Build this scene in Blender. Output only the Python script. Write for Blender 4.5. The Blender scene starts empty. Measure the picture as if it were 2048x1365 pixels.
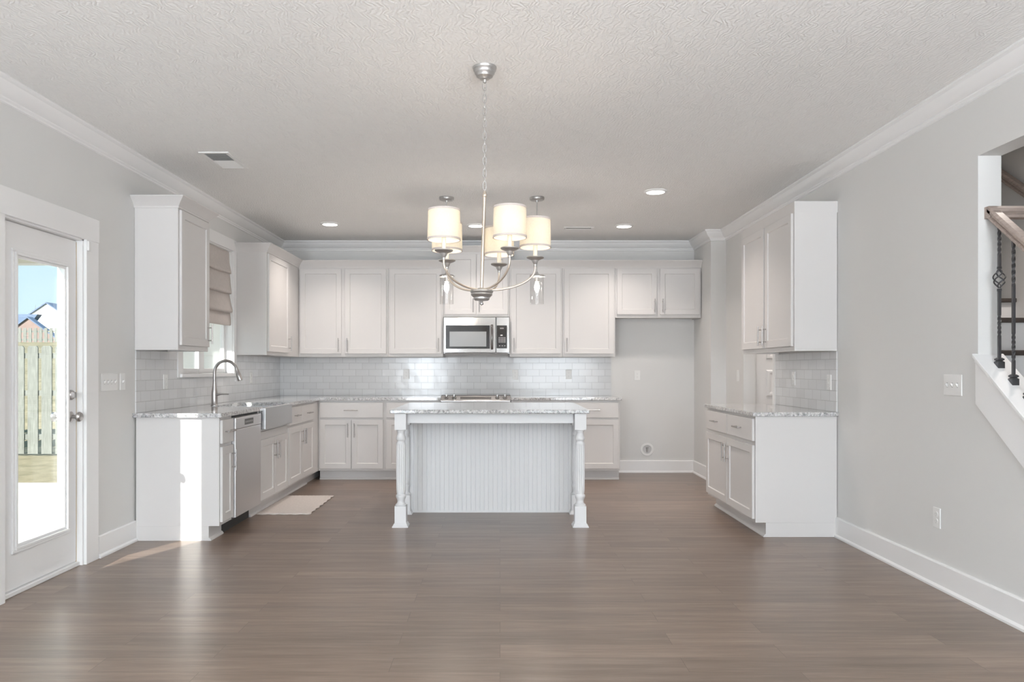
import bpy, bmesh, math, random
from mathutils import Vector, Matrix, Euler
random.seed(7)
PI = math.pi
S = bpy.context.scene
COL = S.collection

# ------------------------------------------------------------------ camera
CAMH = 1.23
FPX = 1500.0
cd = bpy.data.cameras.new('camera'); cam = bpy.data.objects.new('camera', cd); COL.objects.link(cam)
cd.sensor_fit = 'HORIZONTAL'; cd.sensor_width = 36.0; cd.lens = FPX * 36.0 / 2048
cam.location = (0, 0, CAMH); cam.rotation_euler = (PI / 2, 0, 0)
cd.shift_x = 24 / 2048; cd.shift_y = 56 / 2048
cd.clip_start = 0.05; cd.clip_end = 300
S.camera = cam

# ------------------------------------------------------------------ view + world + sun
S.view_settings.view_transform = 'Standard'
S.view_settings.look = 'None'
S.view_settings.gamma = 1
S.view_settings.exposure = 0.28
S.view_settings.use_curve_mapping = False
S.cycles.max_bounces = 12
S.cycles.diffuse_bounces = 6
S.cycles.transparent_max_bounces = 16
S.cycles.sample_clamp_indirect = 8.0

w = bpy.data.worlds.new('sky'); S.world = w; w.use_nodes = True
nt = w.node_tree; nt.nodes.clear()
bg = nt.nodes.new('ShaderNodeBackground'); out = nt.nodes.new('ShaderNodeOutputWorld')
tc = nt.nodes.new('ShaderNodeTexCoord'); sx = nt.nodes.new('ShaderNodeSeparateXYZ')
rp = nt.nodes.new('ShaderNodeValToRGB')
rp.color_ramp.elements[0].position = 0.0; rp.color_ramp.elements[0].color = (0.74, 0.95, 1.0, 1)
rp.color_ramp.elements[1].position = 0.6; rp.color_ramp.elements[1].color = (0.45, 0.72, 1.0, 1)
nt.links.new(tc.outputs['Generated'], sx.inputs[0]); nt.links.new(sx.outputs['Z'], rp.inputs[0])
nt.links.new(rp.outputs[0], bg.inputs[0]); bg.inputs[1].default_value = 0.92
nt.links.new(bg.outputs[0], out.inputs[0])

SUN_DIR = Vector((0.325, 0.74, -0.49)).normalized()
sl = bpy.data.lights.new('sun', 'SUN'); sl.energy = 10.0; sl.angle = math.radians(0.55); sl.color = (1.0, 0.96, 0.9)
so = bpy.data.objects.new('sun', sl); COL.objects.link(so); so.location = (-6, -8, 9)
so.rotation_euler = SUN_DIR.to_track_quat('-Z', 'Y').to_euler()

def area(name, loc, direction, sx_, sy_, watts, color=(1, 1, 1), shape='RECTANGLE', spread=180):
    l = bpy.data.lights.new(name, 'AREA'); l.shape = shape; l.size = sx_; l.size_y = sy_
    l.energy = watts; l.color = color; l.spread = math.radians(spread)
    o = bpy.data.objects.new(name, l); COL.objects.link(o); o.location = loc
    o.rotation_euler = Vector(direction).to_track_quat('-Z', 'Y').to_euler()
    return o

# fill lamps added behind the camera, just inside the rear wall openings
XL, XR = -2.615, 2.468
YB, YF = 8.90, -3.0
ZC = 2.742
# (tilted up to brighten the ceiling, standing in for light bounced off outdoor paving)
area('rear_up_fill', (-2.05, YF + 0.05, 1.2), (0, 0.8, 1.5), 0.8, 1.9, 125, (0.93, 0.96, 1.0), spread=120)
area('rear_up_fill', (1.425, YF + 0.05, 1.2), (0, 0.8, 1.5), 1.85, 1.9, 260, (0.93, 0.96, 1.0), spread=120)
# cool fill added at the same openings, aimed level and slightly downwards
area('rear_level_fill', (-2.05, YF + 0.04, 1.35), (0, 1, -0.35), 0.8, 2.0, 90, (0.84, 0.92, 1.0), spread=160)
area('rear_level_fill', (1.425, YF + 0.04, 1.35), (0, 1, -0.35), 1.85, 2.0, 92, (0.84, 0.92, 1.0), spread=160)

# ------------------------------------------------------------------ materials
def new_mat(name):
    m = bpy.data.materials.new(name); m.use_nodes = True
    n = m.node_tree; b = n.nodes['Principled BSDF']
    return m, n, b

def link(n, a, b): n.links.new(a, b)

def plain(name, col, rough=0.5, metal=0.0, bump=0.0, bscale=200.0, coat=0.0, emis=None, estr=0.0, spec=0.5, vary=0.02):
    m, n, b = new_mat(name)
    b.inputs['Roughness'].default_value = rough; b.inputs['Metallic'].default_value = metal
    b.inputs['Coat Weight'].default_value = coat; b.inputs['Specular IOR Level'].default_value = spec
    tc = n.nodes.new('ShaderNodeTexCoord'); nz = n.nodes.new('ShaderNodeTexNoise')
    nz.inputs['Scale'].default_value = bscale; nz.inputs['Detail'].default_value = 3
    link(n, tc.outputs['Object'], nz.inputs['Vector'])
    mr = n.nodes.new('ShaderNodeMix'); mr.data_type = 'RGBA'
    mr.inputs[6].default_value = (*[c * (1 - vary) for c in col], 1); mr.inputs[7].default_value = (*[min(1, c * (1 + vary)) for c in col], 1)
    link(n, nz.outputs['Fac'], mr.inputs[0]); link(n, mr.outputs[2], b.inputs['Base Color'])
    if bump:
        bp = n.nodes.new('ShaderNodeBump'); bp.inputs['Strength'].default_value = bump; bp.inputs['Distance'].default_value = 0.002
        link(n, nz.outputs['Fac'], bp.inputs['Height']); link(n, bp.outputs[0], b.inputs['Normal'])
    if emis:
        b.inputs['Emission Color'].default_value = (*emis, 1); b.inputs['Emission Strength'].default_value = estr
    return m

M = {}
M['wall'] = plain('wall_paint', (0.70, 0.70, 0.69), 0.75, bump=0.15, bscale=350)
M['trim'] = plain('trim_paint', (0.84, 0.84, 0.84), 0.40, vary=0.005)
M['cab'] = plain('cabinet_paint', (0.66, 0.645, 0.635), 0.45, vary=0.005)
M['island'] = plain('island_paint', (0.76, 0.765, 0.77), 0.42, vary=0.005)
M['gap'] = plain('cabinet_gap', (0.25, 0.24, 0.23), 0.8)
M['nickel'] = plain('brushed_nickel', (0.44, 0.42, 0.41), 0.34, 1.0, bump=0.05, bscale=400)
M['fixture'] = plain('satin_nickel_fixture', (0.50, 0.49, 0.48), 0.38, 0.85, bscale=60)
M['gold'] = plain('champagne_rod', (0.66, 0.58, 0.50), 0.35, 0.75)
M['plastic'] = plain('white_plastic', (0.80, 0.80, 0.79), 0.35)
M['black'] = plain('black_gloss', (0.015, 0.015, 0.017), 0.08, bump=0)
M['dark'] = plain('dark_recess', (0.05, 0.05, 0.05), 0.6)
M['iron'] = plain('wrought_iron', (0.10, 0.10, 0.105), 0.45, 0.6, bump=0.3, bscale=150)
M['brass'] = plain('brass_weatherstrip', (0.55, 0.40, 0.20), 0.4, 0.6)
M['greyprint'] = plain('grey_print', (0.45, 0.45, 0.45), 0.5)
M['concrete'] = plain('patio_concrete', (0.55, 0.53, 0.50), 0.9, bump=0.3, bscale=30, vary=0.08)
M['siding'] = plain('white_siding', (0.78, 0.78, 0.78), 0.6)
M['soffit'] = plain('porch_soffit', (0.62, 0.60, 0.56), 0.7)
M['roof'] = plain('blue_grey_shingles', (0.13, 0.18, 0.27), 0.8, bump=0.5, bscale=12, vary=0.15)
M['brick'] = plain('brown_gable_siding', (0.26, 0.19, 0.17), 0.8, vary=0.2, bscale=3)
M['bark'] = plain('bare_branch', (0.25, 0.22, 0.18), 0.9)
M['fabric'] = plain('candle_sleeve', (0.75, 0.70, 0.60), 0.6, emis=(1, 0.85, 0.65), estr=0.0)
M['rubber'] = plain('grey_rubber', (0.18, 0.18, 0.18), 0.6)

def emit(name, col, s):
    m = bpy.data.materials.new(name); m.use_nodes = True; n = m.node_tree; n.nodes.clear()
    e = n.nodes.new('ShaderNodeEmission'); e.inputs[0].default_value = (*col, 1); e.inputs[1].default_value = s
    o = n.nodes.new('ShaderNodeOutputMaterial'); link(n, e.outputs[0], o.inputs[0]); return m
M['led'] = emit('led_disc', (1.0, 0.96, 0.90), 7.0)
M['bulb'] = emit('chandelier_bulb', (1.0, 0.85, 0.70), 34.0)
M['bulb2'] = emit('pendant_bulb', (1.0, 0.89, 0.79), 230.0)

def glass_mat(name, tint=(0.97, 0.99, 0.99), gloss=0.08):
    m = bpy.data.materials.new(name); m.use_nodes = True; n = m.node_tree; n.nodes.clear()
    t = n.nodes.new('ShaderNodeBsdfTransparent'); t.inputs[0].default_value = (*tint, 1)
    g = n.nodes.new('ShaderNodeBsdfGlossy'); g.inputs['Roughness'].default_value = 0.01
    lw = n.nodes.new('ShaderNodeLayerWeight'); lw.inputs[0].default_value = 0.5
    pw = n.nodes.new('ShaderNodeMath'); pw.operation = 'POWER'; pw.inputs[1].default_value = 5.0
    f = n.nodes.new('ShaderNodeMath'); f.operation = 'MULTIPLY_ADD'; f.inputs[1].default_value = 0.9; f.inputs[2].default_value = 0.04
    link(n, lw.outputs['Facing'], pw.inputs[0]); link(n, pw.outputs[0], f.inputs[0])
    mx = n.nodes.new('ShaderNodeMixShader'); o = n.nodes.new('ShaderNodeOutputMaterial')
    link(n, f.outputs[0], mx.inputs[0]); link(n, t.outputs[0], mx.inputs[1]); link(n, g.outputs[0], mx.inputs[2])
    link(n, mx.outputs[0], o.inputs[0]); return m
M['glass'] = glass_mat('window_glass')
M['clearglass'] = glass_mat('clear_pendant_glass', (0.96, 0.96, 0.96))

def floor_mat():
    m, n, b = new_mat('oak_brown_vinyl_planks')
    tc = n.nodes.new('ShaderNodeTexCoord')
    br = n.nodes.new('ShaderNodeTexBrick'); br.offset = 0.37; br.inputs['Scale'].default_value = 1.0
    br.inputs['Brick Width'].default_value = 1.22; br.inputs['Row Height'].default_value = 0.152
    br.inputs['Mortar Size'].default_value = 0.0012; br.inputs['Mortar Smooth'].default_value = 0.1
    br.inputs['Color1'].default_value = (0, 0, 0, 1); br.inputs['Color2'].default_value = (1, 1, 1, 1); br.inputs['Mortar'].default_value = (0.5, 0.5, 0.5, 1)
    link(n, tc.outputs['Object'], br.inputs['Vector'])
    mp = n.nodes.new('ShaderNodeMapping'); mp.inputs['Scale'].default_value = (1.0, 14.0, 1.0)
    add = n.nodes.new('ShaderNodeVectorMath'); add.operation = 'MULTIPLY_ADD'
    add.inputs[1].default_value = (9, 5, 3)
    link(n, br.outputs['Color'], add.inputs[0]); link(n, tc.outputs['Object'], add.inputs[2]); link(n, add.outputs[0], mp.inputs['Vector'])
    nz = n.nodes.new('ShaderNodeTexNoise'); nz.inputs['Scale'].default_value = 1.6; nz.inputs['Detail'].default_value = 6; nz.inputs['Roughness'].default_value = 0.6
    link(n, mp.outputs[0], nz.inputs['Vector'])
    mp2 = n.nodes.new('ShaderNodeMapping'); mp2.inputs['Scale'].default_value = (4.0, 90.0, 1.0)
    link(n, add.outputs[0], mp2.inputs['Vector'])
    nz2 = n.nodes.new('ShaderNodeTexNoise'); nz2.inputs['Scale'].default_value = 2.5; nz2.inputs['Detail'].default_value = 4
    link(n, mp2.outputs[0], nz2.inputs['Vector'])
    rp = n.nodes.new('ShaderNodeValToRGB'); e = rp.color_ramp.elements
    e[0].position = 0.28; e[0].color = (0.120, 0.086, 0.066, 1)
    e[1].position = 0.75; e[1].color = (0.305, 0.232, 0.182, 1)
    k = rp.color_ramp.elements.new(0.5); k.color = (0.200, 0.144, 0.110, 1)
    ad = n.nodes.new('ShaderNodeMath'); ad.operation = 'MULTIPLY_ADD'; ad.inputs[1].default_value = 0.28
    link(n, nz2.outputs['Fac'], ad.inputs[0]); 
    sb = n.nodes.new('ShaderNodeMath'); sb.operation = 'MULTIPLY_ADD'; sb.inputs[1].default_value = 0.72; sb.inputs[2].default_value = 0.0
    link(n, nz.outputs['Fac'], sb.inputs[0]); link(n, sb.outputs[0], ad.inputs[2])
    link(n, ad.outputs[0], rp.inputs[0])
    # per plank tone
    sp = n.nodes.new('ShaderNodeSeparateColor'); link(n, br.outputs['Color'], sp.inputs[0])
    mrg = n.nodes.new('ShaderNodeMapRange'); mrg.inputs['To Min'].default_value = 0.86; mrg.inputs['To Max'].default_value = 1.14
    link(n, sp.outputs[0], mrg.inputs['Value'])
    vm = n.nodes.new('ShaderNodeVectorMath'); vm.operation = 'SCALE'
    link(n, rp.outputs[0], vm.inputs[0]); link(n, mrg.outputs[0], vm.inputs['Scale'])
    mx = n.nodes.new('ShaderNodeMix'); mx.data_type = 'RGBA'; mx.inputs[7].default_value = (0.045, 0.032, 0.026, 1)
    mf = n.nodes.new('ShaderNodeMath'); mf.operation = 'MULTIPLY'; mf.inputs[1].default_value = 0.6
    link(n, br.outputs['Fac'], mf.inputs[0]); link(n, mf.outputs[0], mx.inputs[0]); link(n, vm.outputs[0], mx.inputs[6]); link(n, mx.outputs[2], b.inputs['Base Color'])
    b.inputs['Roughness'].default_value = 0.30; b.inputs['Specular IOR Level'].default_value = 0.75
    bp = n.nodes.new('ShaderNodeBump'); bp.inputs['Strength'].default_value = 0.35; bp.inputs['Distance'].default_value = 0.0012
    link(n, nz2.outputs['Fac'], bp.inputs['Height'])
    link(n, bp.outputs[0], b.inputs['Normal'])
    return m
M['floor'] = floor_mat()

def ceiling_mat():
    m, n, b = new_mat('textured_ceiling_paint')
    b.inputs['Base Color'].default_value = (0.84, 0.84, 0.83, 1); b.inputs['Roughness'].default_value = 0.85
    tc = n.nodes.new('ShaderNodeTexCoord')
    nz = n.nodes.new('ShaderNodeTexNoise'); nz.inputs['Scale'].default_value = 9; nz.inputs['Detail'].default_value = 3; nz.inputs['Distortion'].default_value = 1.6
    v = n.nodes.new('ShaderNodeTexWave'); v.inputs['Scale'].default_value = 14; v.inputs['Distortion'].default_value = 14; v.inputs['Detail'].default_value = 3
    link(n, tc.outputs['Object'], nz.inputs['Vector']); link(n, tc.outputs['Object'], v.inputs['Vector'])
    mu = n.nodes.new('ShaderNodeMath'); mu.operation = 'MULTIPLY'; link(n, nz.outputs['Fac'], mu.inputs[0]); link(n, v.outputs['Fac'], mu.inputs[1])
    bp = n.nodes.new('ShaderNodeBump'); bp.inputs['Strength'].default_value = 0.6; bp.inputs['Distance'].default_value = 0.005
    link(n, mu.outputs[0], bp.inputs['Height']); link(n, bp.outputs[0], b.inputs['Normal'])
    return m
M['ceiling'] = ceiling_mat()

def granite_mat():
    m, n, b = new_mat('grey_speckled_granite')
    tc = n.nodes.new('ShaderNodeTexCoord')
    nz = n.nodes.new('ShaderNodeTexNoise'); nz.inputs['Scale'].default_value = 55; nz.inputs['Detail'].default_value = 6; nz.inputs['Roughness'].default_value = 0.7
    vo = n.nodes.new('ShaderNodeTexVoronoi'); vo.inputs['Scale'].default_value = 120
    link(n, tc.outputs['Object'], nz.inputs['Vector']); link(n, tc.outputs['Object'], vo.inputs['Vector'])
    rp = n.nodes.new('ShaderNodeValToRGB'); e = rp.color_ramp.elements
    e[0].position = 0.36; e[0].color = (0.20, 0.195, 0.19, 1); e[1].position = 0.62; e[1].color = (0.66, 0.65, 0.64, 1)
    k = e.new(0.48); k.color = (0.43, 0.42, 0.415, 1)
    link(n, nz.outputs['Fac'], rp.inputs[0])
    mx = n.nodes.new('ShaderNodeMix'); mx.data_type = 'RGBA'; mx.blend_type = 'SOFT_LIGHT'; mx.inputs[0].default_value = 0.5
    link(n, rp.outputs[0], mx.inputs[6]); link(n, vo.outputs['Color'], mx.inputs[7])
    hs = n.nodes.new('ShaderNodeHueSaturation'); hs.inputs['Saturation'].default_value = 0.12
    link(n, mx.outputs[2], hs.inputs['Color']); link(n, hs.outputs[0], b.inputs['Base Color'])
    b.inputs['Roughness'].default_value = 0.07; b.inputs['Coat Weight'].default_value = 0.4; b.inputs['Coat Roughness'].default_value = 0.03
    return m
M['granite'] = granite_mat()

def tile_mat(name, axis):
    m, n, b = new_mat(name)
    tc = n.nodes.new('ShaderNodeTexCoord'); sx = n.nodes.new('ShaderNodeSeparateXYZ'); cb = n.nodes.new('ShaderNodeCombineXYZ')
    link(n, tc.outputs['Object'], sx.inputs[0]); link(n, sx.outputs[axis], cb.inputs[0])
    sub = n.nodes.new('ShaderNodeMath'); sub.operation = 'SUBTRACT'; sub.inputs[1].default_value = 0.914
    link(n, sx.outputs['Z'], sub.inputs[0]); link(n, sub.outputs[0], cb.inputs[1])
    br = n.nodes.new('ShaderNodeTexBrick'); br.offset = 0.5; br.inputs['Scale'].default_value = 1
    br.inputs['Brick Width'].default_value = 0.1554; br.inputs['Row Height'].default_value = 0.0777
    br.inputs['Mortar Size'].default_value = 0.0019; br.inputs['Mortar Smooth'].default_value = 0.25
    br.inputs['Color1'].default_value = (0.66, 0.665, 0.67, 1); br.inputs['Color2'].default_value = (0.72, 0.725, 0.73, 1); br.inputs['Mortar'].default_value = (0.50, 0.50, 0.50, 1)
    link(n, cb.outputs[0], br.inputs['Vector']); link(n, br.outputs['Color'], b.inputs['Base Color'])
    b.inputs['Roughness'].default_value = 0.14
    inv = n.nodes.new('ShaderNodeMath'); inv.operation = 'SUBTRACT'; inv.inputs[0].default_value = 1.0
    link(n, br.outputs['Fac'], inv.inputs[1])
    nz = n.nodes.new('ShaderNodeTexNoise'); nz.inputs['Scale'].default_value = 6; nz.inputs['Detail'].default_value = 1
    link(n, br.outputs['Color'], nz.inputs['Vector'])
    nz2 = n.nodes.new('ShaderNodeTexNoise'); nz2.inputs['Scale'].default_value = 9; nz2.inputs['Detail'].default_value = 0
    link(n, tc.outputs['Object'], nz2.inputs['Vector'])
    bp = n.nodes.new('ShaderNodeBump'); bp.inputs['Strength'].default_value = 0.5; bp.inputs['Distance'].default_value = 0.0012
    link(n, inv.outputs[0], bp.inputs['Height'])
    bp2 = n.nodes.new('ShaderNodeBump'); bp2.inputs['Strength'].default_value = 0.3; bp2.inputs['Distance'].default_value = 0.004
    link(n, nz2.outputs['Fac'], bp2.inputs['Height']); link(n, bp.outputs[0], bp2.inputs['Normal']); link(n, bp2.outputs[0], b.inputs['Normal'])
    return m
M['tile_x'] = tile_mat('white_subway_tile_back', 'X'); M['tile_y'] = tile_mat('white_subway_tile_side', 'Y')

def brushed(name, col, rough, axis_scale):
    m, n, b = new_mat(name)
    b.inputs['Base Color'].default_value = (*col, 1); b.inputs['Metallic'].default_value = 1.0
    tc = n.nodes.new('ShaderNodeTexCoord'); mp = n.nodes.new('ShaderNodeMapping'); mp.inputs['Scale'].default_value = axis_scale
    nz = n.nodes.new('ShaderNodeTexNoise'); nz.inputs['Scale'].default_value = 8; nz.inputs['Detail'].default_value = 3
    link(n, tc.outputs['Object'], mp.inputs[0]); link(n, mp.outputs[0], nz.inputs['Vector'])
    mr = n.nodes.new('ShaderNodeMapRange'); mr.inputs['To Min'].default_value = rough * 0.8; mr.inputs['To Max'].default_value = rough * 1.25
    link(n, nz.outputs['Fac'], mr.inputs['Value']); link(n, mr.outputs[0], b.inputs['Roughness'])
    bp = n.nodes.new('ShaderNodeBump'); bp.inputs['Strength'].default_value = 0.08; bp.inputs['Distance'].default_value = 0.001
    link(n, nz.outputs['Fac'], bp.inputs['Height']); link(n, bp.outputs[0], b.inputs['Normal'])
    return m
M['steel'] = brushed('stainless_steel', (0.27, 0.262, 0.255), 0.13, (1, 30, 60))
M['steel3'] = brushed('range_steel', (0.46, 0.455, 0.45), 0.30, (1, 30, 60))
M['sinksteel'] = brushed('sink_steel', (0.62, 0.63, 0.64), 0.40, (3, 3, 60))
M['steel2'] = brushed('satin_stainless', (0.80, 0.80, 0.81), 0.45, (3, 3, 60))

def wood_mat(name, c1, c2, sc=(2, 14, 14)):
    m, n, b = new_mat(name)
    tc = n.nodes.new('ShaderNodeTexCoord'); mp = n.nodes.new('ShaderNodeMapping'); mp.inputs['Scale'].default_value = sc
    nz = n.nodes.new('ShaderNodeTexNoise'); nz.inputs['Scale'].default_value = 5; nz.inputs['Detail'].default_value = 5
    rp = n.nodes.new('ShaderNodeValToRGB'); rp.color_ramp.elements[0].position = 0.3; rp.color_ramp.elements[1].position = 0.7
    rp.color_ramp.elements[0].color = (*c1, 1); rp.color_ramp.elements[1].color = (*c2, 1)
    link(n, tc.outputs['Object'], mp.inputs[0]); link(n, mp.outputs[0], nz.inputs['Vector']); link(n, nz.outputs['Fac'], rp.inputs[0]); link(n, rp.outputs[0], b.inputs['Base Color'])
    b.inputs['Roughness'].default_value = 0.45
    return m
M['rail'] = wood_mat('pale_oak_handrail', (0.30, 0.24, 0.21), (0.42, 0.35, 0.31))
M['tread'] = wood_mat('dark_stair_tread', (0.05, 0.04, 0.035), (0.09, 0.07, 0.06))
M['fence'] = wood_mat('weathered_fence_wood', (0.15, 0.155, 0.14), (0.235, 0.245, 0.22), (8, 8, 1))

def grass_mat():
    m, n, b = new_mat('dry_lawn')
    tc = n.nodes.new('ShaderNodeTexCoord'); nz = n.nodes.new('ShaderNodeTexNoise'); nz.inputs['Scale'].default_value = 3; nz.inputs['Detail'].default_value = 8; nz.inputs['Roughness'].default_value = 0.75
    rp = n.nodes.new('ShaderNodeValToRGB'); rp.color_ramp.elements[0].position = 0.35; rp.color_ramp.elements[1].position = 0.65
    rp.color_ramp.elements[0].color = (0.17, 0.15, 0.085, 1); rp.color_ramp.elements[1].color = (0.33, 0.28, 0.18, 1)
    link(n, tc.outputs['Object'], nz.inputs['Vector']); link(n, nz.outputs['Fac'], rp.inputs[0]); link(n, rp.outputs[0], b.inputs['Base Color'])
    b.inputs['Roughness'].default_value = 0.95
    return m
M['grass'] = grass_mat()

def cloth_mat(name, col, sc=260, transl=0.0, strength=0.5):
    m = bpy.data.materials.new(name); m.use_nodes = True; n = m.node_tree; b = n.nodes['Principled BSDF']; o = n.nodes['Material Output']
    tc = n.nodes.new('ShaderNodeTexCoord'); nz = n.nodes.new('ShaderNodeTexNoise'); nz.inputs['Scale'].default_value = sc; nz.inputs['Detail'].default_value = 4
    mp = n.nodes.new('ShaderNodeMapping'); mp.inputs['Scale'].default_value = (1, 1, 0.35)
    link(n, tc.outputs['Object'], mp.inputs[0]); link(n, mp.outputs[0], nz.inputs['Vector'])
    mx = n.nodes.new('ShaderNodeMix'); mx.data_type = 'RGBA'; mx.inputs[6].default_value = (*[c * 0.86 for c in col], 1); mx.inputs[7].default_value = (*[min(1, c * 1.1) for c in col], 1)
    link(n, nz.outputs['Fac'], mx.inputs[0]); link(n, mx.outputs[2], b.inputs['Base Color']); b.inputs['Roughness'].default_value = 0.95
    bp = n.nodes.new('ShaderNodeBump'); bp.inputs['Strength'].default_value = strength; bp.inputs['Distance'].default_value = 0.002
    link(n, nz.outputs['Fac'], bp.inputs['Height']); link(n, bp.outputs[0], b.inputs['Normal'])
    if transl:
        t = n.nodes.new('ShaderNodeBsdfTranslucent'); link(n, mx.outputs[2], t.inputs[0])
        ms = n.nodes.new('ShaderNodeMixShader'); ms.inputs[0].default_value = transl
        link(n, b.outputs[0], ms.inputs[1]); link(n, t.outputs[0], ms.inputs[2]); link(n, ms.outputs[0], o.inputs[0])
    return m
M['shade'] = cloth_mat('cream_linen_shade', (0.84, 0.81, 0.73), 320, 0.5)
M['shadetrim'] = cloth_mat('taupe_shade_binding', (0.55, 0.50, 0.47), 320)
M['roman'] = cloth_mat('oatmeal_roman_shade_cloth', (0.66, 0.61, 0.58), 90, 0.15)
M['rug'] = cloth_mat('cream_cotton_rug', (0.66, 0.60, 0.56), 60, 0, 1.0)

# ------------------------------------------------------------------ mesh helpers
class MB:
    def __init__(s): s.v = []; s.f = []
    def add(s, vs, fs):
        k = len(s.v); s.v += [tuple(p) for p in vs]; s.f += [tuple(i + k for i in f) for f in fs]; return s
    def box(s, x0, x1, y0, y1, z0, z1):
        v = [(x0, y0, z0), (x1, y0, z0), (x1, y1, z0), (x0, y1, z0), (x0, y0, z1), (x1, y0, z1), (x1, y1, z1), (x0, y1, z1)]
        return s.add(v, [(0, 3, 2, 1), (4, 5, 6, 7), (0, 1, 5, 4), (1, 2, 6, 5), (2, 3, 7, 6), (3, 0, 4, 7)])
    def prism(s, poly, y0, y1, axis='y'):
        """poly of (a,b); extruded along axis"""
        n = len(poly)
        def P(a, b, t):
            return {'y': (a, t, b), 'x': (t, a, b), 'z': (a, b, t)}[axis]
        v = [P(a, b, y0) for a, b in poly] + [P(a, b, y1) for a, b in poly]
        f = [tuple(range(n)), tuple(range(2 * n - 1, n - 1, -1))] + [(i, i + n, (i + 1) % n + n, (i + 1) % n) for i in range(n)]
        return s.add(v, f)
    def lathe(s, prof, c=(0, 0, 0), seg=24, axis='z', flute=None):
        """prof: (r, h)"""
        v = []; f = []
        for r, h in prof:
            for k in range(seg):
                a = 2 * PI * k / seg; rr = r
                if flute and flute[0] < h < flute[1]:
                    rr = r - flute[3] * (0.5 + 0.5 * math.cos(a * flute[2])) ** 0.7
                p = (rr * math.cos(a), rr * math.sin(a), h)
                if axis == 'y': p = (p[0], p[2], p[1])
                if axis == 'x': p = (p[2], p[0], p[1])
                v.append((p[0] + c[0], p[1] + c[1], p[2] + c[2]))
        n = len(prof)
        for i in range(n - 1):
            for k in range(seg):
                f.append((i * seg + k, i * seg + (k + 1) % seg, (i + 1) * seg + (k + 1) % seg, (i + 1) * seg + k))
        if prof[0][0] > 1e-6: f.append(tuple(range(seg - 1, -1, -1)))
        if prof[-1][0] > 1e-6: f.append(tuple((n - 1) * seg + k for k in range(seg)))
        return s.add(v, f)
    def cyl(s, p0, p1, r, seg=14, r1=None):
        return s.tube([p0, p1], [r, r if r1 is None else r1], seg)
    def tube(s, pts, r, seg=10, closed=False, shape=None, twist=0.0):
        pts = [Vector(p) for p in pts]; n = len(pts)
        if not hasattr(r, '__len__'): r = [r] * n
        up = None; v = []; f = []
        for i, p in enumerate(pts):
            if closed: d = pts[(i + 1) % n] - pts[i - 1]
            else: d = pts[min(i + 1, n - 1)] - pts[max(i - 1, 0)]
            d.normalize()
            if up is None:
                up = Vector((0, 0, 1)) if abs(d.z) < 0.9 else Vector((1, 0, 0))
            a = up - d * up.dot(d)
            if a.length < 1e-5: a = d.orthogonal()
            a.normalize(); up = a; b = d.cross(a)
            for k in range(seg):
                t = 2 * PI * k / seg + twist * i
                v.append(tuple(p + (a * math.cos(t) + b * math.sin(t)) * r[i]))
        rings = n if closed else n - 1
        for i in range(rings):
            j = (i + 1) % n
            for k in range(seg):
                f.append((i * seg + k, i * seg + (k + 1) % seg, j * seg + (k + 1) % seg, j * seg + k))
        if not closed:
            f.append(tuple(range(seg - 1, -1, -1))); f.append(tuple((n - 1) * seg + k for k in range(seg)))
        return s.add(v, f)
    def sphere(s, c, r, seg=16, rings=10, sz=1.0):
        prof = [(max(1e-7, r * math.sin(PI * i / rings)), -r * sz * math.cos(PI * i / rings)) for i in range(rings + 1)]
        return s.lathe(prof, c, seg)
    def sweep(s, path, prof, side=1, closed=False):
        """path: XY polyline; prof: (offset to `side` of the path, z) closed polygon; mitred"""
        P = [Vector((p[0], p[1])) for p in path]; n = len(P); m = len(prof); v = []; f = []
        for i, p in enumerate(P):
            dirs = []
            if i > 0 or closed: dirs.append((P[i] - P[i - 1]).normalized())
            if i < n - 1 or closed: dirs.append((P[(i + 1) % n] - P[i]).normalized())
            ns = [Vector((-d.y, d.x)) * side for d in dirs]
            nn = ns[0] if len(ns) == 1 else (ns[0] + ns[1]).normalized() / max(0.2, (ns[0] + ns[1]).normalized().dot(ns[0]))
            for o, z in prof: v.append((p.x + nn.x * o, p.y + nn.y * o, z))
        for i in range(n if closed else n - 1):
            j = (i + 1) % n
            for k in range(m):
                f.append((i * m + k, i * m + (k + 1) % m, j * m + (k + 1) % m, j * m + k))
        if not closed:
            f.append(tuple(range(m))); f.append(tuple((n - 1) * m + k for k in range(m - 1, -1, -1)))
        return s.add(v, f)
    def build(s, name, mat, parent=None, bevel=0.0, smooth=False, loc=None, rot=None, seg=2):
        me = bpy.data.meshes.new(name); me.from_pydata(s.v, [], s.f); me.update()
        bm = bmesh.new(); bm.from_mesh(me); bmesh.ops.recalc_face_normals(bm, faces=bm.faces); bm.to_mesh(me); bm.free()
        me.materials.append(mat if not isinstance(mat, str) else M[mat])
        if smooth:
            for p in me.polygons: p.use_smooth = True
            try: me.set_sharp_from_angle(angle=math.radians(smooth if smooth is not True else 40))
            except Exception: pass
        o = bpy.data.objects.new(name, me); COL.objects.link(o)
        if parent: o.parent = parent
        if loc: o.location = loc
        if rot: o.rotation_euler = rot
        if bevel:
            b = o.modifiers.new('bevel', 'BEVEL'); b.width = bevel; b.segments = seg; b.limit_method = 'ANGLE'; b.angle_limit = math.radians(35)
        return o

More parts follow.
